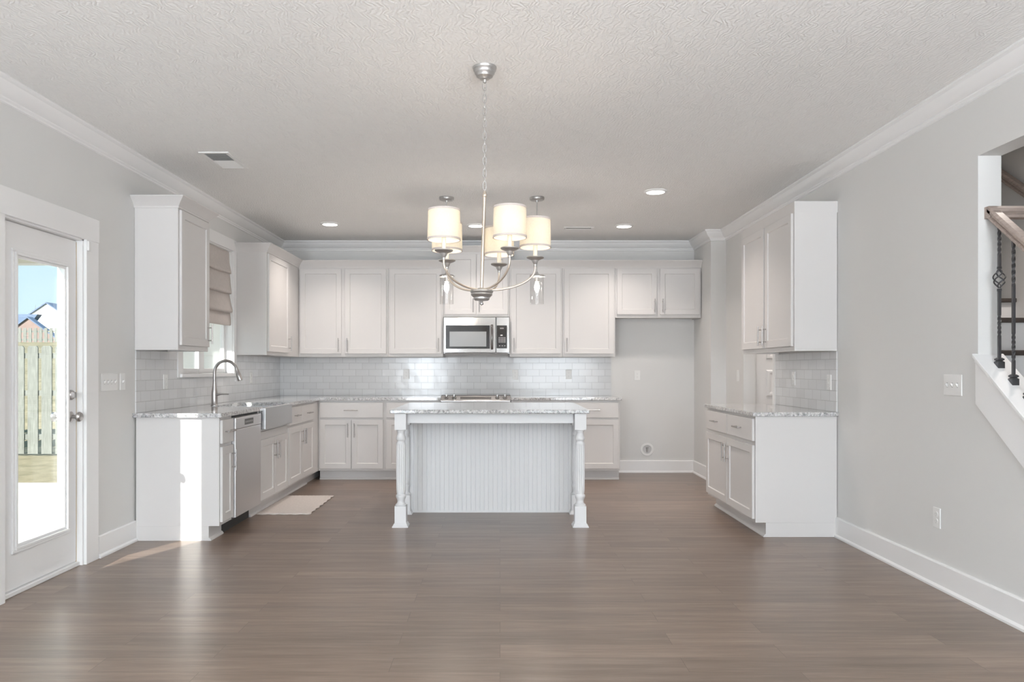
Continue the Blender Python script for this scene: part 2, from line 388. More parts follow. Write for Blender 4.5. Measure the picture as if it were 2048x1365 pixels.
def thing(name, label, cat, loc=(0, 0, 0), rz=0.0, group=None):
    o = bpy.data.objects.new(name, None); COL.objects.link(o); o.empty_display_size = 0.1
    o.location = loc; o.rotation_euler = (0, 0, rz); o['label'] = label; o['category'] = cat
    if group: o['group'] = group
    return o
def tag(o, label, cat, group=None, kind=None):
    o['label'] = label; o['category'] = cat
    if group: o['group'] = group
    if kind: o['kind'] = kind
    return o
def struct(o): o['kind'] = 'structure'; return o
def copy_tree(o, parent=None):
    c = o.copy(); COL.objects.link(c); c.parent = parent
    for ch in [x for x in o.children]: copy_tree(ch, c)
    return c

# ------------------------------------------------------------------ room shell
T = 0.12
XO = 5.6                      # far side of the hall on the right
struct(MB().box(XL - T, XO, YF - T, YB + T, -0.12, 0.0).build('floor', 'floor'))
struct(MB().box(XL - T, XO, YF - T, YB + T, ZC, ZC + 0.12).build('ceiling', 'ceiling'))

# left wall with patio door, kitchen window and a living-room window behind the camera
DY0, DY1, DZ = 3.95, 4.70, 2.035      # patio door opening
WY0, WY1, WZ0, WZ1 = 6.15, 7.33, 1.19, 2.38
mb = MB()
def wall_x(mb, x0, x1, y0, y1, holes):
    """wall slab parallel to Y with holes (y0,y1,z0,z1) sorted by y"""
    y = y0
    for a, b, c, d in holes:
        if a > y: mb.box(x0, x1, y, a, 0, ZC)
        if c > 0: mb.box(x0, x1, a, b, 0, c)
        if d < ZC: mb.box(x0, x1, a, b, d, ZC)
        y = b
    mb.box(x0, x1, y, y1, 0, ZC)
wall_x(mb, XL - T, XL, YF, YB + T, [(DY0, DY1, 0, DZ), (WY0, WY1, WZ0, WZ1)])
struct(mb.build('wall_left', 'wall'))
struct(MB().box(XL, 2.303, YB, YB + T, 0, ZC).build('wall_back', 'wall'))
# alcove return and the piece of right wall beyond the hall opening
mb = MB(); mb.box(2.303, XR + 0.12, 8.19, YB + T, 0, ZC); mb.box(XR, XR + 0.12, 7.60, 8.19, 0, ZC)
mb.box(XR, XR + 0.12, 6.75, 7.60, 2.08, ZC)
struct(mb.build('wall_right', 'wall'))
# near right wall with the staircase opening
OPY = 3.872; OPZ = 2.332
STS = 0.80                    # stair slope (rise over run)
def capz(y): return 1.285 + (y - OPY) * STS
mb = MB()
mb.box(XR, XR + 0.12, OPY, 6.75, 0, ZC)
mb.box(XR, XR + 0.12, 2.2, OPY, OPZ, ZC)
yl = OPY - 1.285 / STS
mb.prism([(OPY, 0), (OPY, capz(OPY)), (yl, 0.0)], XR, XR + 0.12, 'x')
mb.box(XR, XR + 0.12, YF, 2.2, 0, ZC)
struct(mb.build('wall_right', 'wall'))
# hall beyond the opening
mb = MB(); mb.box(XR + 0.12, 2.603, 7.62, 7.74, 0, ZC); mb.box(3.39, XO, 7.62, 7.74, 0, ZC); mb.box(2.603, 3.39, 7.62, 7.74, 2.05, ZC)
mb.box(XO, XO + T, 5.0, 7.74, 0, ZC); mb.box(XR + .12, XO, 6.63, 6.75, 0, ZC)
struct(mb.build('wall_hall', 'wall'))
# stairwell walls
mb = MB(); mb.box(3.50, 3.60, YF, 6.63, 0, ZC)
struct(mb.build('wall_stairwell', 'wall'))
# unseen rear wall with two openings, placed to suit the fill lamps' reflections
mb = MB(); z0, z1 = 0.3, 2.4
for a, b in ((XL - T, -2.50), (-1.60, 0.45), (2.40, XO)): mb.box(a, b, YF - T, YF, 0, ZC)
for a, b in ((-2.50, -1.60), (0.45, 2.40)): mb.box(a, b, YF - T, YF, 0, z0); mb.box(a, b, YF - T, YF, z1, ZC)
struct(mb.build('wall_rear', 'wall'))
for k, (a0, a1) in enumerate(((-2.50, -1.60), (0.45, 2.40))):
    mb = MB(); mid = (a0 + a1) / 2
    for a, b in ((a0, a0 + 0.06), (a1 - 0.06, a1)) + (((mid - 0.03, mid + 0.03),) if k else ()): mb.box(a, b, YF - 0.04, YF - 0.01, z0, z1)
    mb.box(a0, a1, YF - 0.04, YF - 0.01, z0, z0 + .06); mb.box(a0, a1, YF - 0.04, YF - 0.01, z1 - .06, z1)
    struct(mb.build('window_%d' % (2 + k), 'trim'))

# baseboards (profile: offset into room, z)
BB = [(0, 0), (0.026, 0), (0.026, 0.012), (0.020, 0.020), (0.015, 0.024), (0.015, 0.138), (0.010, 0.146), (0, 0.146)]
struct(MB().sweep([(XL, 4.865), (XL, 5.363)], BB, -1).build('baseboard_left', 'trim'))
struct(MB().sweep([(XL, YF), (XL, 3.84)], BB, -1).build('baseboard_left', 'trim'))
struct(MB().sweep([(XR, 5.483), (XR, YF)], BB, -1).build('baseboard_right', 'trim'))
struct(MB().sweep([(1.33, YB), (2.303, YB), (2.303, 8.19), (XR, 8.19), (XR, 7.60)], BB, -1).build('baseboard_back', 'trim'))
# ceiling crown
CR = [(0, ZC), (0.085, ZC), (0.085, ZC - 0.012), (0.078, ZC - 0.018), (0.070, ZC - 0.022), (0.062, ZC - 0.040), (0.045, ZC - 0.062), (0.026, ZC - 0.078), (0.018, ZC - 0.082), (0.018, ZC - 0.090), (0.010, ZC - 0.098), (0.010, ZC - 0.108), (0, ZC - 0.112)]
path = [(XL, YF), (XL, YB), (2.303, YB), (2.303, 8.19), (XR, 8.19), (XR, YF)]
struct(MB().sweep(path, CR, -1).build('trim_1', 'trim', smooth=25))

# ------------------------------------------------------------------ patio door (left wall)
dr = thing('door_1', 'white full-glass patio door in the left wall', 'door', (XL - 0.035, DY0, 0)); dr['kind'] = 'structure'
# door slab in local coordinates: y along the wall 0..0.93, x thickness -0.045..0
DW_ = DY1 - DY0; gy0, gy1, gz0, gz1 = 0.148, 0.617, 0.258, 1.852
mb = MB()
mb.box(-0.045, 0, 0.004, gy0, 0.03, DZ - 0.006); mb.box(-0.045, 0, gy1, DW_ - 0.012, 0.03, DZ - 0.006)
mb.box(-0.045, 0, gy0, gy1, 0.03, gz0); mb.box(-0.045, 0, gy0, gy1, gz1, DZ - 0.006)
mb.build('door_slab', 'trim', dr)
mb = MB()
for q, (o, t) in enumerate(((0.045, 0.012), (0.028, 0.020), (0.012, 0.008))):
    a, b, c, d = gy0 - o + 0.01, gy1 + o - 0.01, gz0 - o + 0.01, gz1 + o - 0.01
    wd = 0.016
    mb.box(0, t, a, b, c, c + wd); mb.box(0, t, a, b, d - wd, d); mb.box(0, t, a, a + wd, c + wd, d - wd); mb.box(0, t, b - wd, b, c + wd, d - wd)
mb.build('glass_frame', 'trim', dr, bevel=0.003)
MB().box(-0.026, -0.018, gy0, gy1, gz0, gz1).build('glass_pane', 'glass', dr)
for z, nm in ((0.935, 'knob'), (1.07, 'deadbolt')):
    y = DW_ - 0.075
    if nm == 'knob':
        mb = MB().lathe([(0.033, 0), (0.033, 0.006), (0.026, 0.012), (0.012, 0.014), (0.011, 0.034), (0.018, 0.038), (0.029, 0.048), (0.031, 0.058), (0.024, 0.068), (0.0, 0.071)], (0, y, z), 24, 'x')
        mb.lathe([(0.033, -0.045), (0.033, -0.052), (0.012, -0.058), (0.011, -0.08), (0.029, -0.093), (0.031, -0.103), (0.0, -0.116)], (0, y, z), 24, 'x')
    else:
        mb = MB().lathe([(0.031, 0), (0.031, 0.010), (0.025, 0.018), (0.0, 0.019)], (0, y, z), 24, 'x'); mb.box(0.018, 0.036, y - 0.006, y + 0.006, z - 0.017, z + 0.017)
    mb.build(nm, 'nickel', dr, smooth=40)
for z in (0.28, 1.00, 1.76):
    MB().box(-0.004, 0.006, 0.004, 0.012, z, z + 0.09).build('hinge', 'iron', dr)
MB().box(-0.04, 0.0, DW_ - 0.010, DW_ - 0.004, 0.0, DZ - 0.01).build('weatherstrip', 'brass', dr)
MB().box(-0.09, 0.02, 0, DW_, 0, 0.026).build('threshold', 'trim', dr, bevel=0.004)
# casing + jamb
mb = MB(); cx0, cx1 = XL, XL + 0.018
mb.box(cx0, cx1, DY1 + 0.012, DY1 + 0.155, 0, DZ + 0.01); mb.box(cx0, cx1, DY0 - 0.11, DY0 - 0.012, 0, DZ + 0.01)
mb.box(cx0, cx1 + 0.003, DY0 - 0.11, DY1 + 0.158, DZ + 0.008, DZ + 0.155)
mb.box(XL - T, XL + .0005, DY1 - 0.006, DY1 + 0.014, 0, DZ + .012); mb.box(XL - T, XL + .0005, DY0 - 0.014, DY0 + .002, 0, DZ + .012); mb.box(XL - T, XL + .0005, DY0 - .01, DY1 + .01, DZ - 0.003, DZ + 0.012)
struct(mb.build('trim_2', 'trim', bevel=0.002))

tag(MB().box(XL + 0.018, XL + 0.032, DY1 + 0.014, DY1 + 0.042, 1.975, 2.035).build('door_sensor', 'plastic', bevel=0.003), 'small white contact sensor at the top corner of the patio door', 'sensor')

# ------------------------------------------------------------------ kitchen window over the sink
win = thing('window_1', 'white twin window over the sink', 'window', (XL, WY0, WZ0)); win['kind'] = 'structure'
WH = WZ1 - WZ0; WW = WY1 - WY0
mb = MB(); fx0, fx1 = -0.105, -0.07
for a, b in ((0, 0.045), (WW / 2 - 0.06, WW / 2 + 0.06), (WW - 0.045, WW)): mb.box(fx0 + .002, fx1 + .003, a, b, 0.001, WH - .001)
mb.box(fx0, fx1, 0, WW, 0, 0.045); mb.box(fx0, fx1, 0, WW, WH - 0.045, WH); mb.box(fx0 + .005, fx1 - .005, 0, WW, WH / 2 - 0.02, WH / 2 + 0.02)
mb.build('window_frame', 'trim', win, bevel=0.003)
MB().box(-0.092, -0.086, 0.04, WW - 0.04, 0.04, WH - 0.04).build('glass_pane', 'glass', win)
mb = MB()
mb.box(0, 0.018, -0.095, 0.0, -0.03, WH + 0.11); mb.box(0, 0.018, WW, WW + 0.065, -0.03, WH + 0.11)
mb.box(0, 0.018, 0, WW, WH, WH + 0.11)
mb.box(-0.12, 0.0005, -0.006, 0.008, 0, WH); mb.box(-0.12, 0.0005, WW - 0.008, WW + .006, 0, WH); mb.box(-0.12, 0.0005, 0, WW, WH - 0.008, WH + .006)
mb.build('casing', 'trim', win, bevel=0.002)
MB().box(-0.07, 0.035, -0.06, WW + 0.06, -0.03, 0.0).build('window_sill', 'trim', win, bevel=0.004)

# roman shade, inside the opening, hanging in soft folds
def roman():
    mb = MB(); nu, rows = 24, []
    prof = [(0.0, 0.0), (0.010, -0.02), (0.016, -0.10), (0.045, -0.185), (0.052, -0.215), (0.030, -0.222), (0.012, -0.212),
            (0.022, -0.24), (0.040, -0.33), (0.062, -0.385), (0.066, -0.41), (0.035, -0.418), (0.014, -0.405),
            (0.024, -0.43), (0.044, -0.51), (0.070, -0.565), (0.072, -0.59), (0.040, -0.60), (0.018, -0.588),
            (0.028, -0.61), (0.048, -0.66), (0.050, -0.705), (0.044, -0.72)]
    y0, y1 = 0.012, WW - 0.012
    for u in range(nu + 1):
        t = u / nu; y = y0 + (y1 - y0) * t
        sag = 0.018 * math.sin(PI * t) + 0.004 * math.sin(9 * t)
        puff = 1.0 - 0.55 * max(0, 1 - min(t, 1 - t) / 0.10) ** 1.5
        for o, z in prof:
            rows.append((-0.028 + o * puff + 0.003 * math.sin(13 * t + z * 20), y, WH - 0.005 + z - sag * (-z / 0.72) ** 0.5))
    m = len(prof); f = []
    for u in range(nu):
        for k in range(m - 1): f.append((u * m + k, u * m + k + 1, (u + 1) * m + k + 1, (u + 1) * m + k))
    mb.add(rows, f)
    o = mb.build('roman_shade', 'roman', None, smooth=60, loc=(XL, WY0, WZ0))
    sd = o.modifiers.new('thick', 'SOLIDIFY'); sd.thickness = 0.004
    s2 = o.modifiers.new('sub', 'SUBSURF'); s2.levels = 1; s2.render_levels = 2
    return tag(o, 'oatmeal fabric roman shade gathered in soft folds over the sink window', 'shade')
roman()

# ------------------------------------------------------------------ cabinets
HANDLE_L = 0.155
def handle(parent, x, z, vertical=True, y=-0.02, L=HANDLE_L):
    mb = MB(); r = 0.0055; so = 0.032; h = L / 2; q = h - 0.028
    if vertical:
        mb.cyl((x, y - so, z - h), (x, y - so, z + h), r)
        for k in (-q, q): mb.cyl((x, y, z + k), (x, y - so, z + k), 0.0042)
    else:
        mb.cyl((x - h, y - so, z), (x + h, y - so, z), r)
        for k in (-q, q): mb.cyl((x + k, y, z), (x + k, y - so, z), 0.0042)
    return mb.build('handle', 'nickel', parent, smooth=50)

def shaker(parent, x0, x1, z0, z1, mat='cab', fr=0.057, name='door'):
    """five-piece door standing proud of the face frame (front at y=-0.02)"""
    y0, yb, yr = -0.020, -0.001, -0.011
    k = 0.004
    v = []; 
    def ring(a0, a1, c0, c1, y): v.extend([(a0, y, c0), (a1, y, c0), (a1, y, c1), (a0, y, c1)])
    ring(x0, x1, z0, z1, yb); ring(x0, x1, z0, z1, y0)
    ring(x0 + fr, x1 - fr, z0 + fr, z1 - fr, y0); ring(x0 + fr + k, x1 - fr - k, z0 + fr + k, z1 - fr - k, yr)
    f = [(3, 2, 1, 0)]
    for r in range(3):
        for i in range(4): f.append((r * 4 + i, r * 4 + (i + 1) % 4, (r + 1) * 4 + (i + 1) % 4, (r + 1) * 4 + i))
    f.append((12, 13, 14, 15))
    mb = MB(); mb.add(v, f)
    return mb.build(name, mat, parent, bevel=0.0018)

def slab(parent, x0, x1, z0, z1, mat='cab'):
    return MB().box(x0, x1, -0.020, -0.001, z0, z1).build('drawer', mat, parent, bevel=0.003)

def base_cab(label, loc, rz, w, drawers, doors, cat='cabinet', pulls=None, d=0.595, end=None, reveal=0.018, top_door=0.67, top=0.884, dz=(0.692, 0.862), mid=0.008, group=None):
    t = thing('base_cabinet', label, cat, loc, rz, group)
    mb = MB(); mb.box(0, w, 0, d, 0.105, top)
    if end == 'left': mb.box(0, 0.018, 0.075, d, 0, 0.105)
    if end == 'right': mb.box(w - 0.018, w, 0.075, d, 0, 0.105)
    mb.build('body', 'cab', t, bevel=0.0015)
    mb = MB().box(0.0 if end != 'left' else 0.018, w if end != 'right' else w - 0.018, 0.075, 0.09, 0, 0.105)
    if end != 'none': mb.prism([(0.075, 0), (0.058, 0), (0.058, 0.006), (0.066, 0.018), (0.075, 0.022)], 0.0, w, 'x')
    mb.build('toe_kick', 'cab', t)
    a, b = reveal, w - reveal
    if drawers:
        wd = (b - a - (drawers - 1) * mid) / drawers
        for i in range(drawers):
            x = a + i * (wd + mid)
            dd = slab(t, x, x + wd, dz[0], dz[1]); handle(dd, x + wd / 2, sum(dz) / 2, False)
    if doors:
        wd = (b - a - (doors - 1) * mid) / doors
        for i in range(doors):
            x = a + i * (wd + mid)
            dd = shaker(t, x, x + wd, 0.13, top_door)
            if doors == 2: hx = x + wd - 0.032 if i == 0 else x + 0.032
            else: hx = x + wd - 0.032 if pulls == 'right' else x + 0.032
            if pulls != 'none': handle(dd, hx, top_door - 0.115)
    return t

def wall_cab(label, loc, rz, w, doors, pulls=None, d=0.312, z0=1.368, z1=2.405, mid=0.04, zd0=None, zd1=None, reveal=0.018, group=None, xd1=None):
    t = thing('upper_cabinet', label, 'cabinet', (loc[0], loc[1], z0), rz, group)
    h = z1 - z0
    mb = MB(); mb.box(0, w, 0, d, 0.012, h); 
    mb.box(0, w, 0, 0.02, 0, 0.012); mb.box(0, 0.018, 0.02, d, 0, 0.012); mb.box(w - 0.018, w, 0.02, d, 0, 0.012)
    mb.build('body', 'cab', t, bevel=0.0012)
    a, b = reveal, (xd1 if xd1 else w - reveal); c = (zd0 if zd0 else z0 + 0.036) - z0; e = (zd1 if zd1 else 2.372) - z0
    wd = (b - a - (doors - 1) * mid) / doors
    for i in range(doors):
        x = a + i * (wd + mid)
        dd = shaker(t, x, x + wd, c, e)
        if doors == 2: hx = x + wd - 0.03 if i == 0 else x + 0.03
        else: hx = x + wd - 0.03 if pulls == 'right' else x + 0.03
        handle(dd, hx, c + 0.10)
    return t

RL, RB_, RR = PI / 2, 0.0, -PI / 2
FX = -2.008   # front plane of left base cabinets
FY = 8.285    # front plane of back base cabinets
# left run (local x = +Y)
base_cab('narrow white base cabinet with one drawer at the near end of the sink run', (FX, 5.363, 0), RL, 0.243, 1, 1, pulls='right', end='left', reveal=0.012)
sb = thing('sink_base_cabinet', 'white double-door base cabinet under the stainless farmhouse sink', 'cabinet', (FX, 6.222, 0), RL)
MB().box(0, 0.838, 0, 0.60, 0.105, 0.70).build('body', 'cab', sb)
mb = MB().box(0, 0.838, 0.075, 0.09, 0, 0.105); mb.prism([(0.075, 0), (0.058, 0), (0.058, 0.006), (0.066, 0.018), (0.075, 0.022)], 0.0, 0.838, 'x'); mb.build('toe_kick', 'cab', sb)
for i, (a, b) in enumerate(((0.018, 0.415), (0.423, 0.820))):
    dd = shaker(sb, a, b, 0.13, 0.635); handle(dd, b - 0.032 if i == 0 else a + 0.032, 0.52)
MB().box(0.0, 0.012, -0.0, 0.5, 0.70, 0.884).build('stile', 'cab', sb); MB().box(0.826, 0.838, -0.0, 0.5, 0.70, 0.884).build('stile', 'cab', sb)
base_cab('white base cabinet with two drawers between the sink and the corner', (FX, 7.062, 0), RL, 0.97, 2, 2)
cf = MB().box(FX - 0.60, FX, 8.034, YB - 0.005, 0.105, 0.884); cf.box(FX - 0.60, FX - 0.075, 8.034, YB - 0.005, 0, 0.105)
tag(cf.build('corner_base_cabinet', 'cab'), 'white blank corner base cabinet where the two counter runs meet', 'cabinet')
# back run
base_cab('white base cabinet with one wide drawer left of the island, nearest the corner', (FX + 0.002, FY, 0), 0, 0.735, 1, 2)
base_cab('white single-door base cabinet left of the range, partly behind the island', (-1.271, FY, 0), 0, 0.616, 1, 1, pulls='right')
base_cab('white single-door base cabinet right of the range, hidden behind the island', (0.122, FY, 0), 0, 0.598, 1, 1)
base_cab('white single-door base cabinet at the end of the back run beside the refrigerator alcove', (0.722, FY, 0), 0, 0.603, 1, 1, end='right')
# right hutch (local x = -Y)
RBX = 1.868
base_cab('white base cabinet with two drawers on the right wall', (RBX, 6.74, 0), RR, 1.257, 2, 2, end='right', mid=0.012, dz=(0.70, 0.865), reveal=0.015)
wall_cab('tall white two-door wall cabinet on the right wall', (2.153, 6.64), RR, 1.157, 2, z0=1.362, mid=0.035)
MB_ = MB().box(2.153 + .02, XR - 0.002, 5.480, 5.483, 1.40, 2.36)
# left uppers
wall_cab('white single-door wall cabinet left of the sink window, nearest the patio door', (-2.302, 5.363), RL, 0.548, 1, 'right', z0=1.366, d=0.311)
UFY = 8.572
wall_cab('white single-door wall cabinet right of the sink window', (-2.302, 7.40), RL, UFY - 7.40, 1, 'right', z0=1.368, d=0.311, xd1=0.72)
# back uppers
wall_cab('wide white two-door wall cabinet next to the corner', (-2.300, UFY), 0, 1.02, 2, d=YB - UFY - 0.002)
wall_cab('white single-door wall cabinet just left of the microwave', (-1.278, UFY), 0, 0.628, 1, 'right', d=YB - UFY - 0.002)
wall_cab('raised white two-door wall cabinet above the microwave', (-0.648, UFY - 0.012), 0, 0.756, 2, d=YB - UFY + 0.01, z0=1.826, z1=2.565, zd0=1.853, zd1=2.535, mid=0.008)
wall_cab('white single-door wall cabinet just right of the microwave', (0.110, UFY), 0, 0.603, 1, 'left', d=YB - UFY - 0.002)
wall_cab('white single-door wall cabinet between the microwave cabinet and the refrigerator alcove', (0.715, UFY), 0, 0.600, 1, 'left', d=YB - UFY - 0.002)
wall_cab('short white two-door wall cabinet over the refrigerator alcove', (1.317, UFY), 0, 0.980, 2, d=YB - UFY - 0.002, z0=1.815, zd0=1.852, mid=0.035)
# cabinet crowns
def crown_prof(z0, z1, e=0.062):
    h = z1 - z0
    return [(0, z0 - 0.012), (0.006, z0 - 0.012), (0.008, z0), (0.014, z0 + 0.12 * h), (0.024, z0 + 0.35 * h), (0.040, z0 + 0.6 * h), (e - 0.006, z0 + 0.82 * h), (e, z0 + 0.9 * h), (e, z1), (0, z1)]
def crown(path, z0, z1, side, label, e=0.062):
    o = MB().sweep(path, crown_prof(z0, z1, e), side).build('cabinet_crown_molding', 'cab', smooth=25)
    return tag(o, label, 'molding', 'crown moldings on the wall cabinets')
crown([(XL, 5.362), (-2.301, 5.362), (-2.301, 5.912), (XL, 5.912)], 2.395, 2.462, -1, 'white crown molding topping the wall cabinet nearest the patio door')
crown([(XL, 7.399), (-2.301, 7.399), (-2.301, UFY - .001), (-0.65, UFY - .001)], 2.395, 2.468, -1, 'white crown molding running round the corner over the left wall cabinets')
crown([(0.109, UFY - .001), (2.300, UFY - .001)], 2.395, 2.468, -1, 'white crown molding over the wall cabinets right of the microwave')
crown([(-0.649, YB), (-0.649, UFY - .013), (0.109, UFY - .013), (0.109, YB)], 2.560, 2.632, -1, 'raised white crown molding above the microwave cabinet', 0.055)
crown([(XR, 6.641), (2.152, 6.641), (2.152, 5.482), (XR, 5.482)], 2.388, 2.458, 1, 'white crown molding topping the tall wall cabinet on the right wall')

# ------------------------------------------------------------------ countertops, backsplash
ct = MB()
ct.box(XL, -1.982, 5.335, 6.262, 0.884, 0.914); ct.box(XL, -2.43, 6.262, 7.062, 0.884, 0.914); ct.box(XL, -1.982, 7.062, YB, 0.884, 0.914)
ct.box(-1.982, -0.652, 8.258, YB, 0.884, 0.914)
tag(ct.build('countertop', 'granite'), 'grey granite countertop wrapping from the sink run to the range', 'countertop')
tag(MB().box(0.118, 1.345, 8.258, YB, 0.884, 0.914).build('countertop', 'granite', bevel=0.004), 'grey granite countertop right of the range', 'countertop')
tag(MB().prism([(XR, 6.76), (1.842, 6.76), (1.842, 5.46), (XR, 5.46)], 0.884, 0.914, 'z').build('countertop', 'granite', bevel=0.004), 'grey granite countertop on the cabinet at the right wall', 'countertop')
tag(MB().box(-0.852, 0.692, 5.79, 7.085, 0.884, 0.914).build('island_countertop', 'granite', bevel=0.006), 'grey granite island countertop with a polished edge', 'countertop')

tag(MB().box(XL + .008, 1.317, YB - 0.009, YB - 0.001, 0.9145, 1.366).build('tile_backsplash', 'tile_x'), 'white subway tile backsplash on the back wall behind the range', 'backsplash')
mb = MB(); mb.prism([(5.372, 0.9145), (YB - .01, 0.9145), (YB - .01, 1.367), (WY1 + 0.066, 1.367), (WY1 + 0.066, WZ0 - 0.031), (WY0 - 0.096, WZ0 - 0.031), (WY0 - 0.096, 1.365), (5.372, 1.365)], XL + .001, XL + 0.009, 'x')
tag(mb.build('tile_backsplash', 'tile_y'), 'white subway tile backsplash under the sink window', 'backsplash')
tag(MB().box(XR - 0.009, XR - 0.001, 5.483, 6.70, 0.9145, 1.361).build('tile_backsplash', 'tile_y'), 'white subway tile backsplash on the right wall under the wall cabinet', 'backsplash')
struct(MB().box(XR - 0.012, XR + 0.125, 6.70, 6.762, 0, 2.08).build('trim_3', 'trim', bevel=0.002))

# ------------------------------------------------------------------ dishwasher
dwt = thing('dishwasher', 'stainless steel dishwasher with a top control strip', 'dishwasher', (FX, 5.612, 0), RL)
MB().box(0.0, 0.604, 0.004, 0.58, 0.10, 0.868).build('body', 'rubber', dwt)
MB().box(0.003, 0.601, -0.028, 0.003, 0.115, 0.775).build('door', 'steel2', dwt, bevel=0.004)
mb = MB().box(0.003, 0.601, -0.030, 0.003, 0.778, 0.862); cp = mb.build('control_panel', 'steel2', dwt, bevel=0.004)
MB().box(0.20, 0.40, -0.0315, -0.030, 0.797, 0.842).build('display', 'rubber', cp)
mb = MB()
for i in range(5): mb.box(0.215 + i * 0.036, 0.235 + i * 0.036, -0.0325, -0.0315, 0.813, 0.826)
mb.build('button', 'greyprint', cp)
MB().box(0.0, 0.604, 0.004, 0.02, 0.866, 0.882).build('top_gap', 'dark', dwt)
MB().box(0.0, 0.604, 0.075, 0.09, 0.0, 0.10).build('toe_panel', 'dark', dwt)

# ------------------------------------------------------------------ farmhouse sink + faucet
sk = thing('farmhouse_sink', 'stainless farmhouse sink with a deep apron front', 'sink', (FX, 6.262, 0), RL)
mb = MB(); ap = [(-0.052, 0.722), (-0.052, 0.905), (-0.040, 0.905), (-0.036, 0.893)]
mb.box(0.0, 0.80, -0.052, -0.012, 0.722, 0.906)
mb.build('apron', 'sinksteel', sk, bevel=0.006, seg=3)
mb = MB()
mb.box(0.0, 0.80, -0.012, 0.0, 0.722, 0.884)
mb.box(0.004, 0.016, 0.0, 0.42, 0.705, 0.884); mb.box(0.784, 0.796, 0.0, 0.42, 0.705, 0.884); mb.box(0.016, 0.784, 0.41, 0.422, 0.705, 0.884); mb.box(0.016, 0.784, 0.0, 0.41, 0.703, 0.712)
mb.build('basin', 'sinksteel', sk)
MB().lathe([(0.045, 0), (0.045, 0.003), (0.03, 0.001), (0, 0.001)], (0.40, 0.21, 0.712), 20).build('drain', 'nickel', sk)
fa = thing('faucet', 'brushed nickel gooseneck faucet with pull-down spray', 'faucet', (-2.455, 6.45, 0.914), -0.12)
MB().lathe([(0.030, 0), (0.030, 0.006), (0.026, 0.012), (0.026, 0.07), (0.025, 0.12), (0.018, 0.16), (0.014, 0.20), (0.0135, 0.215)], (0, 0, 0), 24).build('body', 'nickel', fa, smooth=40)
pts = [(0, 0, 0.20), (0, 0, 0.27)]
R = 0.103
for i in range(15):
    a = PI - i * (PI * 0.93) / 14
    pts.append((R + R * math.cos(a), 0, 0.285 + R * math.sin(a) * 0.98))
MB().tube(pts, 0.0125, 16).build('spout', 'nickel', fa, smooth=60)
e = Vector(pts[-1]); d = (Vector(pts[-1]) - Vector(pts[-2])).normalized(); 
q = e + d * 0.095
MB().tube([e - d * 0.002, e + d * 0.02, e + d * 0.045, e + d * 0.085, q], [0.0145, 0.016, 0.021, 0.023, 0.020], 18).build('spray_head', 'nickel', fa, smooth=50)
mb = MB().tube([(0.018, 0, 0.095), (0.040, 0, 0.099), (0.06, 0, 0.101), (0.13, 0, 0.100)], [0.015, 0.011, 0.007, 0.005], 12); mb.build('lever', 'nickel', fa, smooth=50)

# ------------------------------------------------------------------ range
RX0, RX1 = -0.649, 0.115; rw = RX1 - RX0
rg = thing('range', 'stainless slide-in range with four front knobs behind the island', 'range', (RX0, 8.215, 0))
MB().box(0.004, rw - 0.004, 0.05, 0.66, 0.05, 0.905).build('body', 'steel2', rg)
MB().box(0.0, rw, 0.086, 0.672, 0.908, 0.941).build('cooktop', 'black', rg, bevel=0.003)
mb = MB().prism([(0.0, 0.868), (0.0, 0.884), (0.070, 0.936), (0.085, 0.936), (0.085, 0.868)], 0, rw, 'x')
cp = mb.build('control_panel', 'steel3', rg, bevel=0.002)
MB().box(0.0, rw, 0.002, 0.07, 0.845, 0.868).build('vent_strip', 'greyprint', rg)
MB().prism([(0.018, 0.8985), (0.050, 0.9225), (0.050, 0.920), (0.018, 0.896)], rw / 2 - 0.17, rw / 2 + 0.17, 'x').build('display', 'steel', cp, rot=None)
for x in (0.060, 0.145, rw - 0.145, rw - 0.060):
    c = (x, 0.035, 0.905)
    mb = MB().tube([(x, 0.040, 0.911), (x, 0.031, 0.924)], [0.026, 0.024], 20); mb.tube([(x, 0.031, 0.924), (x, 0.020, 0.941)], [0.017, 0.015], 20); mb.box(x - 0.004, x + 0.004, 0.006, 0.032, 0.925, 0.950)
    mb.build('knob', 'steel3', cp, smooth=40)
od = MB().box(0.004, rw - 0.004, 0.01, 0.05, 0.25, 0.825).build('oven_door', 'steel2', rg, bevel=0.004)
MB().box(0.10, rw - 0.10, 0.007, 0.010, 0.36, 0.70).build('oven_window', 'black', od)
MB().cyl((0.06, -0.035, 0.775), (rw - 0.06, -0.035, 0.775), 0.011).cyl((0.10, 0.01, 0.775), (0.10, -0.035, 0.775), 0.008).cyl((rw - 0.10, 0.01, 0.775), (rw - 0.10, -0.035, 0.775), 0.008).build('handle', 'steel', od, smooth=40)
MB().box(0.004, rw - 0.004, 0.012, 0.05, 0.07, 0.24).build('storage_drawer', 'steel2', rg, bevel=0.004)

